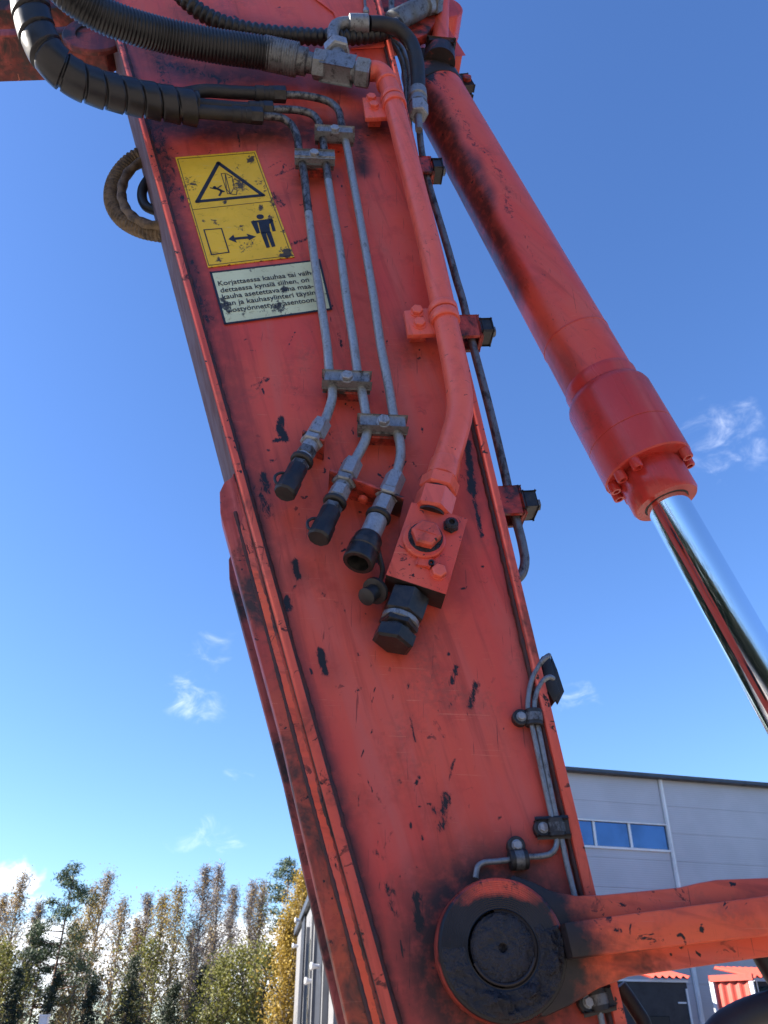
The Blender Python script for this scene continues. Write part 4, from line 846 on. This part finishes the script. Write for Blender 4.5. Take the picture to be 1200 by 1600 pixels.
# black hoses at the bottom right corner
for pth, lab, r in (([(1090, 1690, .02), (1122, 1618, .0), (1158, 1590, -.02), (1215, 1570, -.04), (1330, 1552, -.05)], 'black hose arcing through the bottom right corner', .019),
                    ([(1172, 1440, -.06), (1190, 1484, -.06), (1212, 1522, -.06), (1250, 1580, -.06)], 'black hose slanting below the link at the right edge', .017),
                    ([(968, 1540, -.09), (990, 1572, -.09), (1008, 1604, -.09), (1015, 1680, -.09)], 'black hose behind the lower edge of the stick', .010)):
    hose('black_hose', lab, [P(*q) for q in pth], r, M['rubber'], 18, 10, None, 'black hoses near the link')
# ------------------------------------------------------------------ warehouse on the right
WD = Vector((math.sin(R(75)), math.cos(R(75)), 0)); WN = Vector((WD.y, -WD.x, 0)); WO = at_dist(1031, 1217, 46.)
def WP(px, py, off=0.):
    d = px_dir(px, py); t = (WO + WN * off - EYE).dot(WN) / d.dot(WN); p = EYE + d * t; return (p - WO).dot(WD), p.z
def WX(a, z, off=0.): q = WO + WD * a + WN * off; return Vector((q.x, q.y, z))
def panel_mat(name, col, wave):
    m, t, b, co = new_mat(name)
    z = t.add('ShaderNodeSeparateXYZ', {'Vector': co}).outputs['Z']
    h = t.math('SINE', t.math('MULTIPLY', z, 2 * math.pi / wave)); a = t.noise(co, .6, 4)
    c = t.mix(t.ramp(a, .3, .7), col, tuple(x * .9 for x in col)); setb(t, b, Base_Color=c, Roughness=.5, Metallic=.1); bump(t, b, h, .2, .008); return m
M['clad'] = panel_mat('grey_cladding', (.46, .455, .50), .10)
M['white_trim'] = plain('white_trim', (.74, .75, .77), .45, 0, .12, 2, 0)
M['dark_trim'] = plain('dark_blue_trim', (.035, .045, .065), .45, 0, .2, 2, 0)
M['glass'] = plain('window_glass', (.075, .13, .235), .04, .9, .25, .8, 0); M['glass'].node_tree.nodes['Principled BSDF'].inputs['Specular IOR Level'].default_value = 1.
M['shed'] = plain('black_shed', (.022, .026, .038), .5, 0, .4, 3, .1, .01)
M['redmetal'] = plain('red_sheet', (.50, .075, .05), .45, 0, .15, 3, 0)
zt = WP(1031, 1217)[1]; a_l, a_r = -9., 30.
wh = thing('warehouse', 'large grey clad industrial hall behind the red link at the right', 'building', WX(0, 0))
b = MB(); b.box(WX((a_l + a_r) / 2, zt / 2, -9.2), WD, WN, ZH, a_r - a_l, 18, zt, 0); add('core_wall', b, M['clad'], wh)
rowh = 1.32; wz1 = WP(1046, 1290)[1]; wz0 = WP(1050, 1329)[1]; wa = WP(1047, 1305)[0]
strips = [0., 12.6, 25.2]
edges = [zt - .02]; z = zt - .02
while z > .4: z -= rowh; edges.append(max(z, .05))
for sA, sB in zip([a_l] + strips, strips + [a_r]):
    for zh, zl in zip(edges, edges[1:]):
        rects = [(sA + .14, sB - .14, zl, zh)]
        if sB == 0.:                                     # cut the window ribbon out of this bay
            out = []
            for x0, x1, y0, y1 in rects:
                if y1 <= wz0 - .06 or y0 >= wz1 + .06: out.append((x0, x1, y0, y1))
                else:
                    if y0 < wz0 - .06: out.append((x0, x1, y0, wz0 - .06))
                    if y1 > wz1 + .06: out.append((x0, x1, wz1 + .06, y1))
            rects = out
        for x0, x1, y0, y1 in rects:
            if y1 - y0 < .03: continue
            b = MB(); b.box(WX((x0 + x1) / 2, (y0 + y1) / 2, -.13), WD, WN, ZH, x1 - x0, .12, y1 - y0 - .008, .003, 1); add('wall_panel', b, M['clad'], wh)
for s_ in strips:
    b = MB(); b.box(WX(s_, zt / 2, -.05), WD, WN, ZH, .20, .14, zt - .1, .01, 1); b.box(WX(s_, zt / 2, .03), WD, WN, ZH, .10, .06, zt - .1, .01, 1); add('corner_strip', b, M['white_trim'], wh)
b = MB(); b.box(WX((a_l + a_r) / 2, zt + .06, -9.1), WD, WN, ZH, a_r - a_l + .5, 18.9, .17, .02); add('roof_trim', b, M['dark_trim'], wh)
m1 = WP(930, 1300)[0]; m2 = WP(986, 1305)[0]; pw = m2 - m1
xs_ = [wa, m2, m1, m1 - pw]
win = MB(); win.box(WX((wa + xs_[-1]) / 2, (wz0 + wz1) / 2, -.16), WD, WN, ZH, wa - xs_[-1] + .1, .04, wz1 - wz0 + .1); wf = add('window', win, M['dark_trim'], wh)
for x1, x0 in zip(xs_, xs_[1:]):
    b = MB(); b.box(WX((x0 + x1) / 2, (wz0 + wz1) / 2, -.125), WD, WN, ZH, x1 - x0 - .02, .02, wz1 - wz0 - .02); add('pane', b, M['glass'], wf)
for x in xs_:
    b = MB(); b.box(WX(x, (wz0 + wz1) / 2, -.09), WD, WN, ZH, .12, .08, wz1 - wz0, .01, 1); add('mullion', b, M['white_trim'], wf)
for zz, hh in ((wz0 - .03, .10), (wz1 + .03, .07)):
    b = MB(); b.box(WX((wa + xs_[-1]) / 2, zz, -.07), WD, WN, ZH, wa - xs_[-1] + .16, .14, hh, .01, 1); add('window_sill', b, M['white_trim'], wf)
# sheds in front of the hall
def shed(name, px0, px1, pyt, off, mats, label, cat, depth=3.0):
    a0, zt_ = WP(px0, pyt, off); a1, _ = WP(px1, pyt, off)
    t = thing(name, label, cat, WX((a0 + a1) / 2, 0, off)); b = MB(); b.box(WX((a0 + a1) / 2, zt_ / 2, off - depth / 2), WD, WN, ZH, a1 - a0, depth, zt_ - .01, .01, 1); add('wall', b, mats, t); return t, a0, a1, zt_
def rib_roof(t, a0, a1, z, off, mat, name='roof_sheet', L=2.6, rise=.55):
    b = MB(); n = int((a1 - a0) / .035); vs = []; fs = []
    for i in range(n + 1):
        a = a0 + (a1 - a0) * i / n; h = .05 * math.sin(2 * math.pi * a / .28)
        for o_, dz in ((off + .18, 0), (off - L, rise)): vs += [WX(a, z + dz + h, o_), WX(a, z + dz + h - .02, o_)]
    for i in range(n): k = i * 4; fs += [(k, k + 4, k + 6, k + 2), (k + 1, k + 3, k + 7, k + 5), (k, k + 1, k + 5, k + 4), (k + 2, k + 6, k + 7, k + 3)]
    b.raw(vs, fs); add(name, b, mat, t)
t, a0, a1, z_ = shed('dark_shed', 940, 1071, 1530, 8., M['shed'], 'black shed with white trim and red ribbed roof under the link', 'shed')
b = MB(); b.box(WX((a0 + a1) / 2, z_ - .02, 8.03), WD, WN, ZH, a1 - a0 + .1, .08, .07); add('trim', b, M['white_trim'], t); rib_roof(t, WP(1012, 1528, 8.)[0], a1 + .1, z_ + .10, 8., M['redmetal'])
x_, zb = WP(1027, 1588, 8.02); b = MB(); b.box(WX(x_, zb / 2, 8.02), WD, WN, ZH, .9, .05, zb, .01, 1); add('door', b, M['rubber'], t)
x_, zb = WP(1066, 1567, 8.02); b = MB(); b.box(WX(x_, zb, 8.02), WD, WN, ZH, .32, .04, .05); add('sign', b, M['white_trim'], t)
x_, zb = WP(1074, 1545, 8.02); b = MB(); b.box(WX(x_ - .05, zb / 2, 8.02), WD, WN, ZH, .07, .06, zb); add('corner_post', b, M['white_trim'], t)
# lean-to porch of red sheet: its long side faces the sun at the left
pc = WX(*[WP(1172, 1535, 7.)[0], 0], 7.); zq = WP(1172, 1530, 7.)[1]; zl = WP(1172, 1579, 7.)[1]
QD = Vector((-.80, .60, 0)); QN = Vector((-.60, -.80, 0))
QL = .3
for _ in range(300):
    q = pc + QD * QL
    if PIX(Vector((q.x, q.y, zq)))[0] > 1116: QL += .05
t = thing('red_porch', 'red ribbed sheet metal porch with white posts right of the black shed', 'porch', pc)
n = int(QL / .30); vs = []; fs = []
for i in range(n * 6 + 1):
    h = .04 * math.sin(2 * math.pi * i / 6); p = pc + QD * (QL * i / (n * 6)) + QN * h; vs += [Vector((p.x, p.y, zq)), Vector((p.x, p.y, zl - .1))]
for i in range(n * 6): k = i * 2; fs.append((k, k + 2, k + 3, k + 1))
b = MB(); b.raw(vs, fs); add('red_sheet', b, M['redmetal'], t)
def QB(a, z, sx, sy, sz, off=0., bev=.01): q = pc + QD * a + QN * off; m_ = MB(); m_.box(Vector((q.x, q.y, z)), QD, QN, ZH, sx, sy, sz, bev, 1); return m_
add('fascia', QB(QL / 2, zq + .07, QL + .3, .16, .2, .05), M['redmetal'], t)
add('back_wall', QB(QL / 2, zq / 2, QL, 2.4, zq - .1, -1.35), M['shed'], t)
add('lower_wall', QB(QL / 2, zl / 2 - .1, QL, .1, zl - .2, -.1), M['red_dark'], t)
for a in (-.05, QL + .1): add('post', QB(a, zq / 2, .14, .14, zq, .02), M['white_trim'], t)
wx, _ = WP(1178, 1545, 6.4); wx1, _ = WP(1320, 1545, 6.4)
b = MB(); b.box(WX((wx + wx1) / 2, zq / 2, 5.4), WD, WN, ZH, wx1 - wx, 2., zq - .05, .01, 1); add('end_wall', b, M['shed'], t)
for k in range(3):
    x_ = wx + .15 + k * 1.3; b = MB(); b.box(WX(x_ + .55, zq - .75, 6.42), WD, WN, ZH, 1.1, .04, 1.1); add('pane', b, M['glass'], t); b = MB(); b.box(WX(x_ - .08, zq / 2, 6.45), WD, WN, ZH, .12, .1, zq, .01, 1); add('post', b, M['white_trim'], t)
rib_roof(t, wx - .1, wx1, zq + .12, 6.5, M['redmetal'], 'roof_sheet', 2.4, .5)
# ------------------------------------------------------------------ grey hall edge left of the stick
az = R(-7.9); LD = Vector((math.sin(az), math.cos(az), 0)); LN = Vector((-LD.y, LD.x, 0)); far_ = at_dist(458, 1600, 40.); far_.z = 0
zl_ = at_dist(461, 1460, 40.).z
def LX(a, z, off=0.): q = far_ - LD * a + LN * off; return Vector((q.x, q.y, z))
def la(px, off=0.):
    d = px_dir(px, 1600); o = far_ + LN * off; t = (o - EYE).dot(LN) / d.dot(LN); return -((EYE + d * t) - far_).dot(LD)
M['grey_trim'] = plain('grey_trim', (.16, .165, .175), .5, 0, .15, 2, 0)
M['lgrey'] = panel_mat('light_grey_cladding', (.19, .19, .195), .25)
gh = thing('grey_hall', 'pale grey hall seen edge-on just left of the stick, in front of the trees', 'building', LX(0, 0))
LEN = 19.
b = MB(); b.box(LX(LEN / 2, zl_ / 2, -2.2), LD, LN, ZH, LEN, 4.4, zl_, 0); add('core_wall', b, M['lgrey'], gh)
b = MB(); b.box(LX(LEN / 2, zl_ + .10, -2.2), LD, LN, ZH, LEN + .3, 4.7, .22, .02); add('roof_trim', b, M['dark_trim'], gh)
marks = [la(x) for x in (457, 466, 472, 478, 487, 494, 503, 512)]
b = MB(); b.box(LX((marks[1] + marks[2]) / 2, zl_ / 2, .02), LD, LN, ZH, abs(marks[2] - marks[1]) * .8, .08, zl_); add('dark_bay', b, M['shed'], gh)
wn = MB(); wn.box(LX((marks[3] + marks[4]) / 2, zl_ * .42, .03), LD, LN, ZH, abs(marks[4] - marks[3]), .06, zl_ * .74); wo = add('window', wn, M['glass'], gh)
for a in (marks[3], marks[4]): b = MB(); b.box(LX(a, zl_ * .45, .06), LD, LN, ZH, .14, .12, zl_ * .85, .01, 1); add('frame', b, M['grey_trim'], wo)
b = MB(); b.box(LX((marks[5] + marks[6]) / 2, zl_ * .38, .03), LD, LN, ZH, abs(marks[6] - marks[5]), .06, zl_ * .7); lv = add('louvre_door', b, M['shed'], gh)
for a in (marks[5], marks[7]): b = MB(); b.box(LX(a, zl_ / 2, .08), LD, LN, ZH, .12, .14, zl_, .02, 1); add('downpipe', b, M['grey_trim'], gh)
for px, py in ((470, 1438), (466, 1478), (499, 1510), (489, 1533)):
    a = la(px); d = px_dir(px, py); t_ = (far_ + LN * .1 - EYE).dot(LN) / d.dot(LN); p = EYE + d * t_
    b = MB(); b.lathe(p, LN, [(0, .05), (.12, .06), (.2, .10), (.24, .08)], 12); add('wall_lamp', b, M['white_trim'], gh)
pw_ = at_dist(70, 1588, 30.); b = MB(); b.box(Vector((pw_.x, pw_.y, pw_.z / 2)), UH, NRM, ZH, .22, .22, pw_.z, .02, 1); b.box(Vector((pw_.x, pw_.y, pw_.z + .02)), UH, NRM, ZH, .26, .26, .05, .01, 1)
tag(add('white_post', b, M['white_trim']), 'white post top just showing at the bottom edge under the trees', 'post')

# ------------------------------------------------------------------ trees
def quads(cent, size, aspect, tints, up=None, droop=0.):
    n = len(cent); a = rng.normal(size=(n, 3)); a[:, 2] = a[:, 2] * (1 - droop) - droop * 1.6; a /= np.linalg.norm(a, axis=1)[:, None]
    r = rng.normal(size=(n, 3)); b_ = np.cross(a, r); b_ /= np.linalg.norm(b_, axis=1)[:, None] + 1e-9
    s = size * rng.uniform(.6, 1.3, n)[:, None]; A = a * s * aspect; B = b_ * s
    # pointed leaf: rhombus
    v = np.stack([cent - A, cent + B * .5, cent + A, cent - B * .5], 1).reshape(-1, 3)
    f = np.arange(n * 4).reshape(-1, 4); return v, f, np.repeat(tints, 4)
def crown_mesh(name, chunks, mat):
    vs = []; fs = []; ts = []; o = 0
    for v, f, t_ in chunks: vs.append(v); fs.append(f + o); ts.append(t_); o += len(v)
    v = np.concatenate(vs); f = np.concatenate(fs); me = bpy.data.meshes.new(name); me.vertices.add(len(v)); me.vertices.foreach_set('co', v.ravel())
    me.loops.add(f.size); me.loops.foreach_set('vertex_index', f.ravel().astype(np.int32)); me.polygons.add(len(f)); me.polygons.foreach_set('loop_start', np.arange(0, f.size, 4, dtype=np.int32)); me.update(calc_edges=True)
    set_attr(me, 'tint', np.concatenate(ts)); me.materials.append(mat); return me
def tree(kind, top_px, dist, label, width=None, low=None, grp='trees at the back of the yard', dens=1., lean=0.):
    top = at_dist(*top_px, dist); H = top.z; base = Vector((top.x + lean, top.y, 0))
    t = thing({'pine': 'pine_tree', 'spruce': 'spruce_tree', 'aspen': 'aspen_tree'}.get(kind, 'birch_tree'), label, 'tree', base, grp)
    bark = {'pine': 'bark_pine', 'spruce': 'bark', 'aspen': 'bark'}.get(kind, 'bark_birch')
    tr = MB(); bend = random.uniform(-.3, .3)
    def tp(f): return base.lerp(top, f) + Vector((bend * math.sin(f * 3), bend * .6 * math.sin(f * 4 + 1), 0))
    r0 = H * .0095 if kind != 'aspen' else H * .012
    tr.tube([tp(i / 12) for i in range(13)], r0, 8, 2, rfun=lambda L, g_, s: r0 * (1 - s) ** .8 + .012)
    cen = []; tin = []; tw = []; tt_ = []
    W_ = width or H * .16; lo = low if low is not None else .25
    nb = {'pine': 30, 'spruce': 90, 'aspen': 70}.get(kind, 95)
    for i in range(nb):
        f = lo + (1 - lo) * (i + random.random()) / nb; p = tp(f); g_ = random.uniform(0, 6.28); x = (f - lo) / (1 - lo)
        if kind == 'pine': L = W_ * (1.0 - x) ** .7 * random.uniform(.25, 1.1) + .25; rise = random.uniform(-.05, .35)
        elif kind == 'spruce': L = W_ * (1 - x) * random.uniform(.8, 1.1) + .1; rise = random.uniform(-.35, -.05)
        elif kind == 'aspen': L = W_ * math.sin(math.pi * min(1, x * .85 + .15)) ** .7 * random.uniform(.5, 1.1); rise = random.uniform(.3, 1.)
        else: L = W_ * (math.sin(math.pi * min(1, x * .70 + .28)) ** 1.5) * random.uniform(.35, 1.05) * .85 + .12; rise = random.uniform(1.0, 2.2)
        d = Vector((math.cos(g_), math.sin(g_), rise)).normalized(); e_ = p + d * L * (1.5 if rise > .9 else 1.)
        if e_.z > H * 1.01: e_ = p + (e_ - p) * max(.15, (H * 1.01 - p.z) / max(.01, e_.z - p.z))
        tr.tube([p, (p + e_) / 2 + Vector((0, 0, -.02 * L)), e_], .012, 4, 2, rfun=lambda L_, q_, s, k=min(.05, .012 + L * .010): k * (1 - s) + .006)
        if kind == 'pine':
            for _ in range(2):
                c = p.lerp(e_, random.uniform(.55, 1.05)) + Vector((random.gauss(0, .12), random.gauss(0, .12), random.uniform(0, .2)))
                m = int(95 * dens); q = rng.normal(size=(m, 3)) * np.array([.34, .34, .17]) * (.7 + .25 * (1 - x)) + np.array(c); cen.append(q); tin.append(np.clip(rng.normal(.5 + .2 * (q[:, 2] - c.z) / .2, .22, m), 0, 1))
        elif kind == 'spruce':
            m = int(70 * dens); s = rng.uniform(.1, 1.05, m)[:, None]; q = np.array(p) + (np.array(e_) - np.array(p)) * s + rng.normal(size=(m, 3)) * .12 - np.array([0, 0, .12]) * s; cen.append(q); tin.append(np.clip(rng.normal(.45, .25, m), 0, 1))
        else:
            nl = {'bare': 9, 'rust': 34, 'gold': 44, 'yellow': 140, 'aspen': 64}[kind] * dens; bl = random.gauss(0, .16)
            m = max(1, int(nl * random.uniform(.3, 1.6))); s = rng.uniform(.25, 1.08, m)[:, None]
            q = np.array(p) + (np.array(e_) - np.array(p)) * s + rng.normal(size=(m, 3)) * np.array([.26, .26, .34]) * (.5 + s * .6) - np.array([0, 0, .3]) * rng.random((m, 1)); cen.append(q); tin.append(np.clip(rng.normal(.48 + bl, .17, m), 0, 1))
            if kind in ('bare', 'rust', 'gold'):
                m = int({'bare': 26, 'rust': 12, 'gold': 8}[kind]); s = rng.uniform(.3, 1.05, m)[:, None]; q = np.array(p) + (np.array(e_) - np.array(p)) * s + rng.normal(size=(m, 3)) * .16; tw.append(q); tt_.append(np.clip(rng.normal(.5, .25, m), 0, 1))
    add('trunk', tr, M[bark], t, sharp=0)
    C_ = np.concatenate(cen); Tn = np.concatenate(tin)
    sz, asp, dr, mt = {'pine': (.05, 2.6, 0, 'needle'), 'spruce': (.04, 2., .2, 'needle_dark'), 'aspen': (.085, .9, .1, 'leaf_green'), 'yellow': (.078, .9, .2, 'leaf_yellow'), 'gold': (.066, 1.1, .3, 'leaf_gold'), 'rust': (.064, 1.1, .3, 'leaf_rust'), 'bare': (.07, 1.2, .3, 'leaf_rust')}[kind]
    add('crown', crown_mesh('crown', [quads(C_, sz, asp, Tn, droop=dr)], M[mt]), None, t, kind='stuff')
    if tw: add('twigs', crown_mesh('twigs', [quads(np.concatenate(tw), .034, 8., np.concatenate(tt_), droop=.25)], M['leaf_twig']), None, t, kind='stuff')
TREES = [
 ('rust', (6, 1404), 62, 'half-bare rust birch at the left edge of the photo', 1.9, .1), ('rust', (38, 1368), 60, 'tall rust-brown birch left of the leaning pine', 2.0, .1), ('bare', (62, 1415), 66, 'thin grey birch just left of the leaning pine', 1.5, .2),
 ('pine', (117, 1362), 54, 'dark green pine leaning over the left group of birches', 2.9, .42), ('gold', (150, 1385), 60, 'golden birch right behind the leaning pine', 2.1, .08), ('rust', (170, 1364), 63, 'tallest orange birch right of the leaning pine', 2.0, .15),
 ('rust', (192, 1408), 58, 'orange-brown birch with short crown right of the tallest orange one', 1.7, .1), ('bare', (232, 1400), 66, 'bluish bare birch between the orange and the gold groups', 1.8, .2), ('gold', (256, 1402), 60, 'gold birch left of the twin gold tops', 1.9, .1), ('gold', (281, 1388), 57, 'gold birch with a pointed top in the middle of the wood', 1.9, .1),
 ('bare', (322, 1357), 60, 'very tall bare birch with purple twigs, left of a pair', 2.0, .2), ('bare', (341, 1357), 62, 'very tall bare birch with purple twigs, right of a pair', 2.0, .2), ('bare', (366, 1390), 64, 'slim bare birch right of the tall bare pair', 1.3, .25),
 ('bare', (395, 1383), 66, 'wispy bare birch left of the green pine by the hall', 1.6, .25), ('rust', (414, 1382), 60, 'thin rust birch beside the green pine by the hall', 1.4, .3), ('pine', (449, 1348), 56, 'slender green pine just left of the stick', 2.3, .45),
 ('yellow', (476, 1366), 50, 'bright yellow birch beside the pale grey hall', 2.3, .12), ('yellow', (452, 1440), 47, 'low bright yellow birch in front of the pine', 1.7, .1), ('aspen', (380, 1482), 52, 'yellow-green aspen below the bare birches', 2.6, .1), ('aspen', (348, 1500), 50, 'small yellow-green aspen left of the larger one', 2.0, .1),
 ('aspen', (424, 1478), 50, 'dark green bushy tree left of the low yellow birch', 2.0, .1), ('spruce', (214, 1492), 50, 'dark young spruce under the orange birches', 1.8, .03), ('spruce', (276, 1535), 48, 'small dark spruce under the gold birches', 1.4, .03), ('spruce', (30, 1512), 49, 'dark spruce low in the left corner', 2.0, .03),
 ('spruce', (92, 1520), 52, 'dark spruce under the leaning pine', 1.9, .03), ('spruce', (150, 1530), 50, 'dark spruce below the golden birch', 1.8, .03), ('gold', (118, 1440), 66, 'brown-gold birch seen through the leaning pine', 1.9, .08), ('rust', (215, 1440), 64, 'brown birch above the dark young spruce', 1.9, .08), ('gold', (300, 1455), 66, 'thin brown birch behind the pointed gold one', 1.7, .08),
 ('aspen', (240, 1470), 56, 'dull green tree between the brown and the gold birches', 2.4, .1), ('aspen', (10, 1480), 57, 'dull green tree at the left edge below the rust birch', 2.4, .1), ('gold', (330, 1450), 68, 'olive-gold birch behind the tall bare pair', 1.9, .06), ('spruce', (320, 1510), 56, 'dark spruce at the foot of the tall bare pair', 1.8, .03), ('spruce', (405, 1540), 54, 'dark spruce at the foot of the yellow-green aspen', 1.6, .03),
 ('pine', (70, 1470), 60, 'dark flat-topped pine low beside the leaning pine', 2.8, .5)]
for k_, tp_, ds_, lb_, wd_, lo_w in TREES: tree(k_, tp_, ds_, lb_, wd_, lo_w)
M['leaf_under'] = leafmat('undergrowth_leaves', [(.02, .03, .014), (.05, .06, .02), (.13, .115, .035), (.22, .17, .045)])
# far undergrowth that closes the foot of the wood, and the wood going on to both sides out of the frame
n = 34000; ang = rng.uniform(R(-48), R(14), n); dd_ = rng.uniform(64, 84, n); hh_ = 7.8 * rng.random(n) ** 1.5 * (.72 + .18 * np.sin(ang * 60) + .1 * np.sin(ang * 143))
C_ = np.stack([np.sin(ang) * dd_, np.cos(ang) * dd_, hh_], 1)
us = add('undergrowth', crown_mesh('undergrowth', [quads(C_, .15, 1., np.clip(rng.normal(.35, .28, n), 0, 1))], M['leaf_under']), None); us['kind'] = 'stuff'; us['label'] = 'tangled undergrowth at the foot of the wood'; us['category'] = 'undergrowth'

# unseen wood behind the camera, added for its dark reflections in chrome and glass
n = 60000; ang = rng.uniform(R(40), R(333), n); dd_ = rng.uniform(34, 52, n); hh_ = 14 * rng.random(n) ** .9 * (.72 + .28 * np.sin(ang * 37) * np.sin(ang * 91))
C_ = np.stack([np.sin(ang) * dd_, np.cos(ang) * dd_, hh_], 1)
m2 = 9000; an2 = rng.uniform(R(40), R(333), m2); C2 = np.stack([np.sin(an2) * 54, np.cos(an2) * 54, 10 * rng.random(m2)], 1)
us = add('distant_wood', crown_mesh('distant_wood', [quads(C_, .42, 1., np.clip(rng.normal(.35, .12, n), 0, 1)), quads(C2, 1.5, 1., np.full(m2, .35))], M['needle_dark']), None); us['kind'] = 'stuff'; us['label'] = 'unseen distant wood, added round the yard for its reflections'; us['category'] = 'wood'
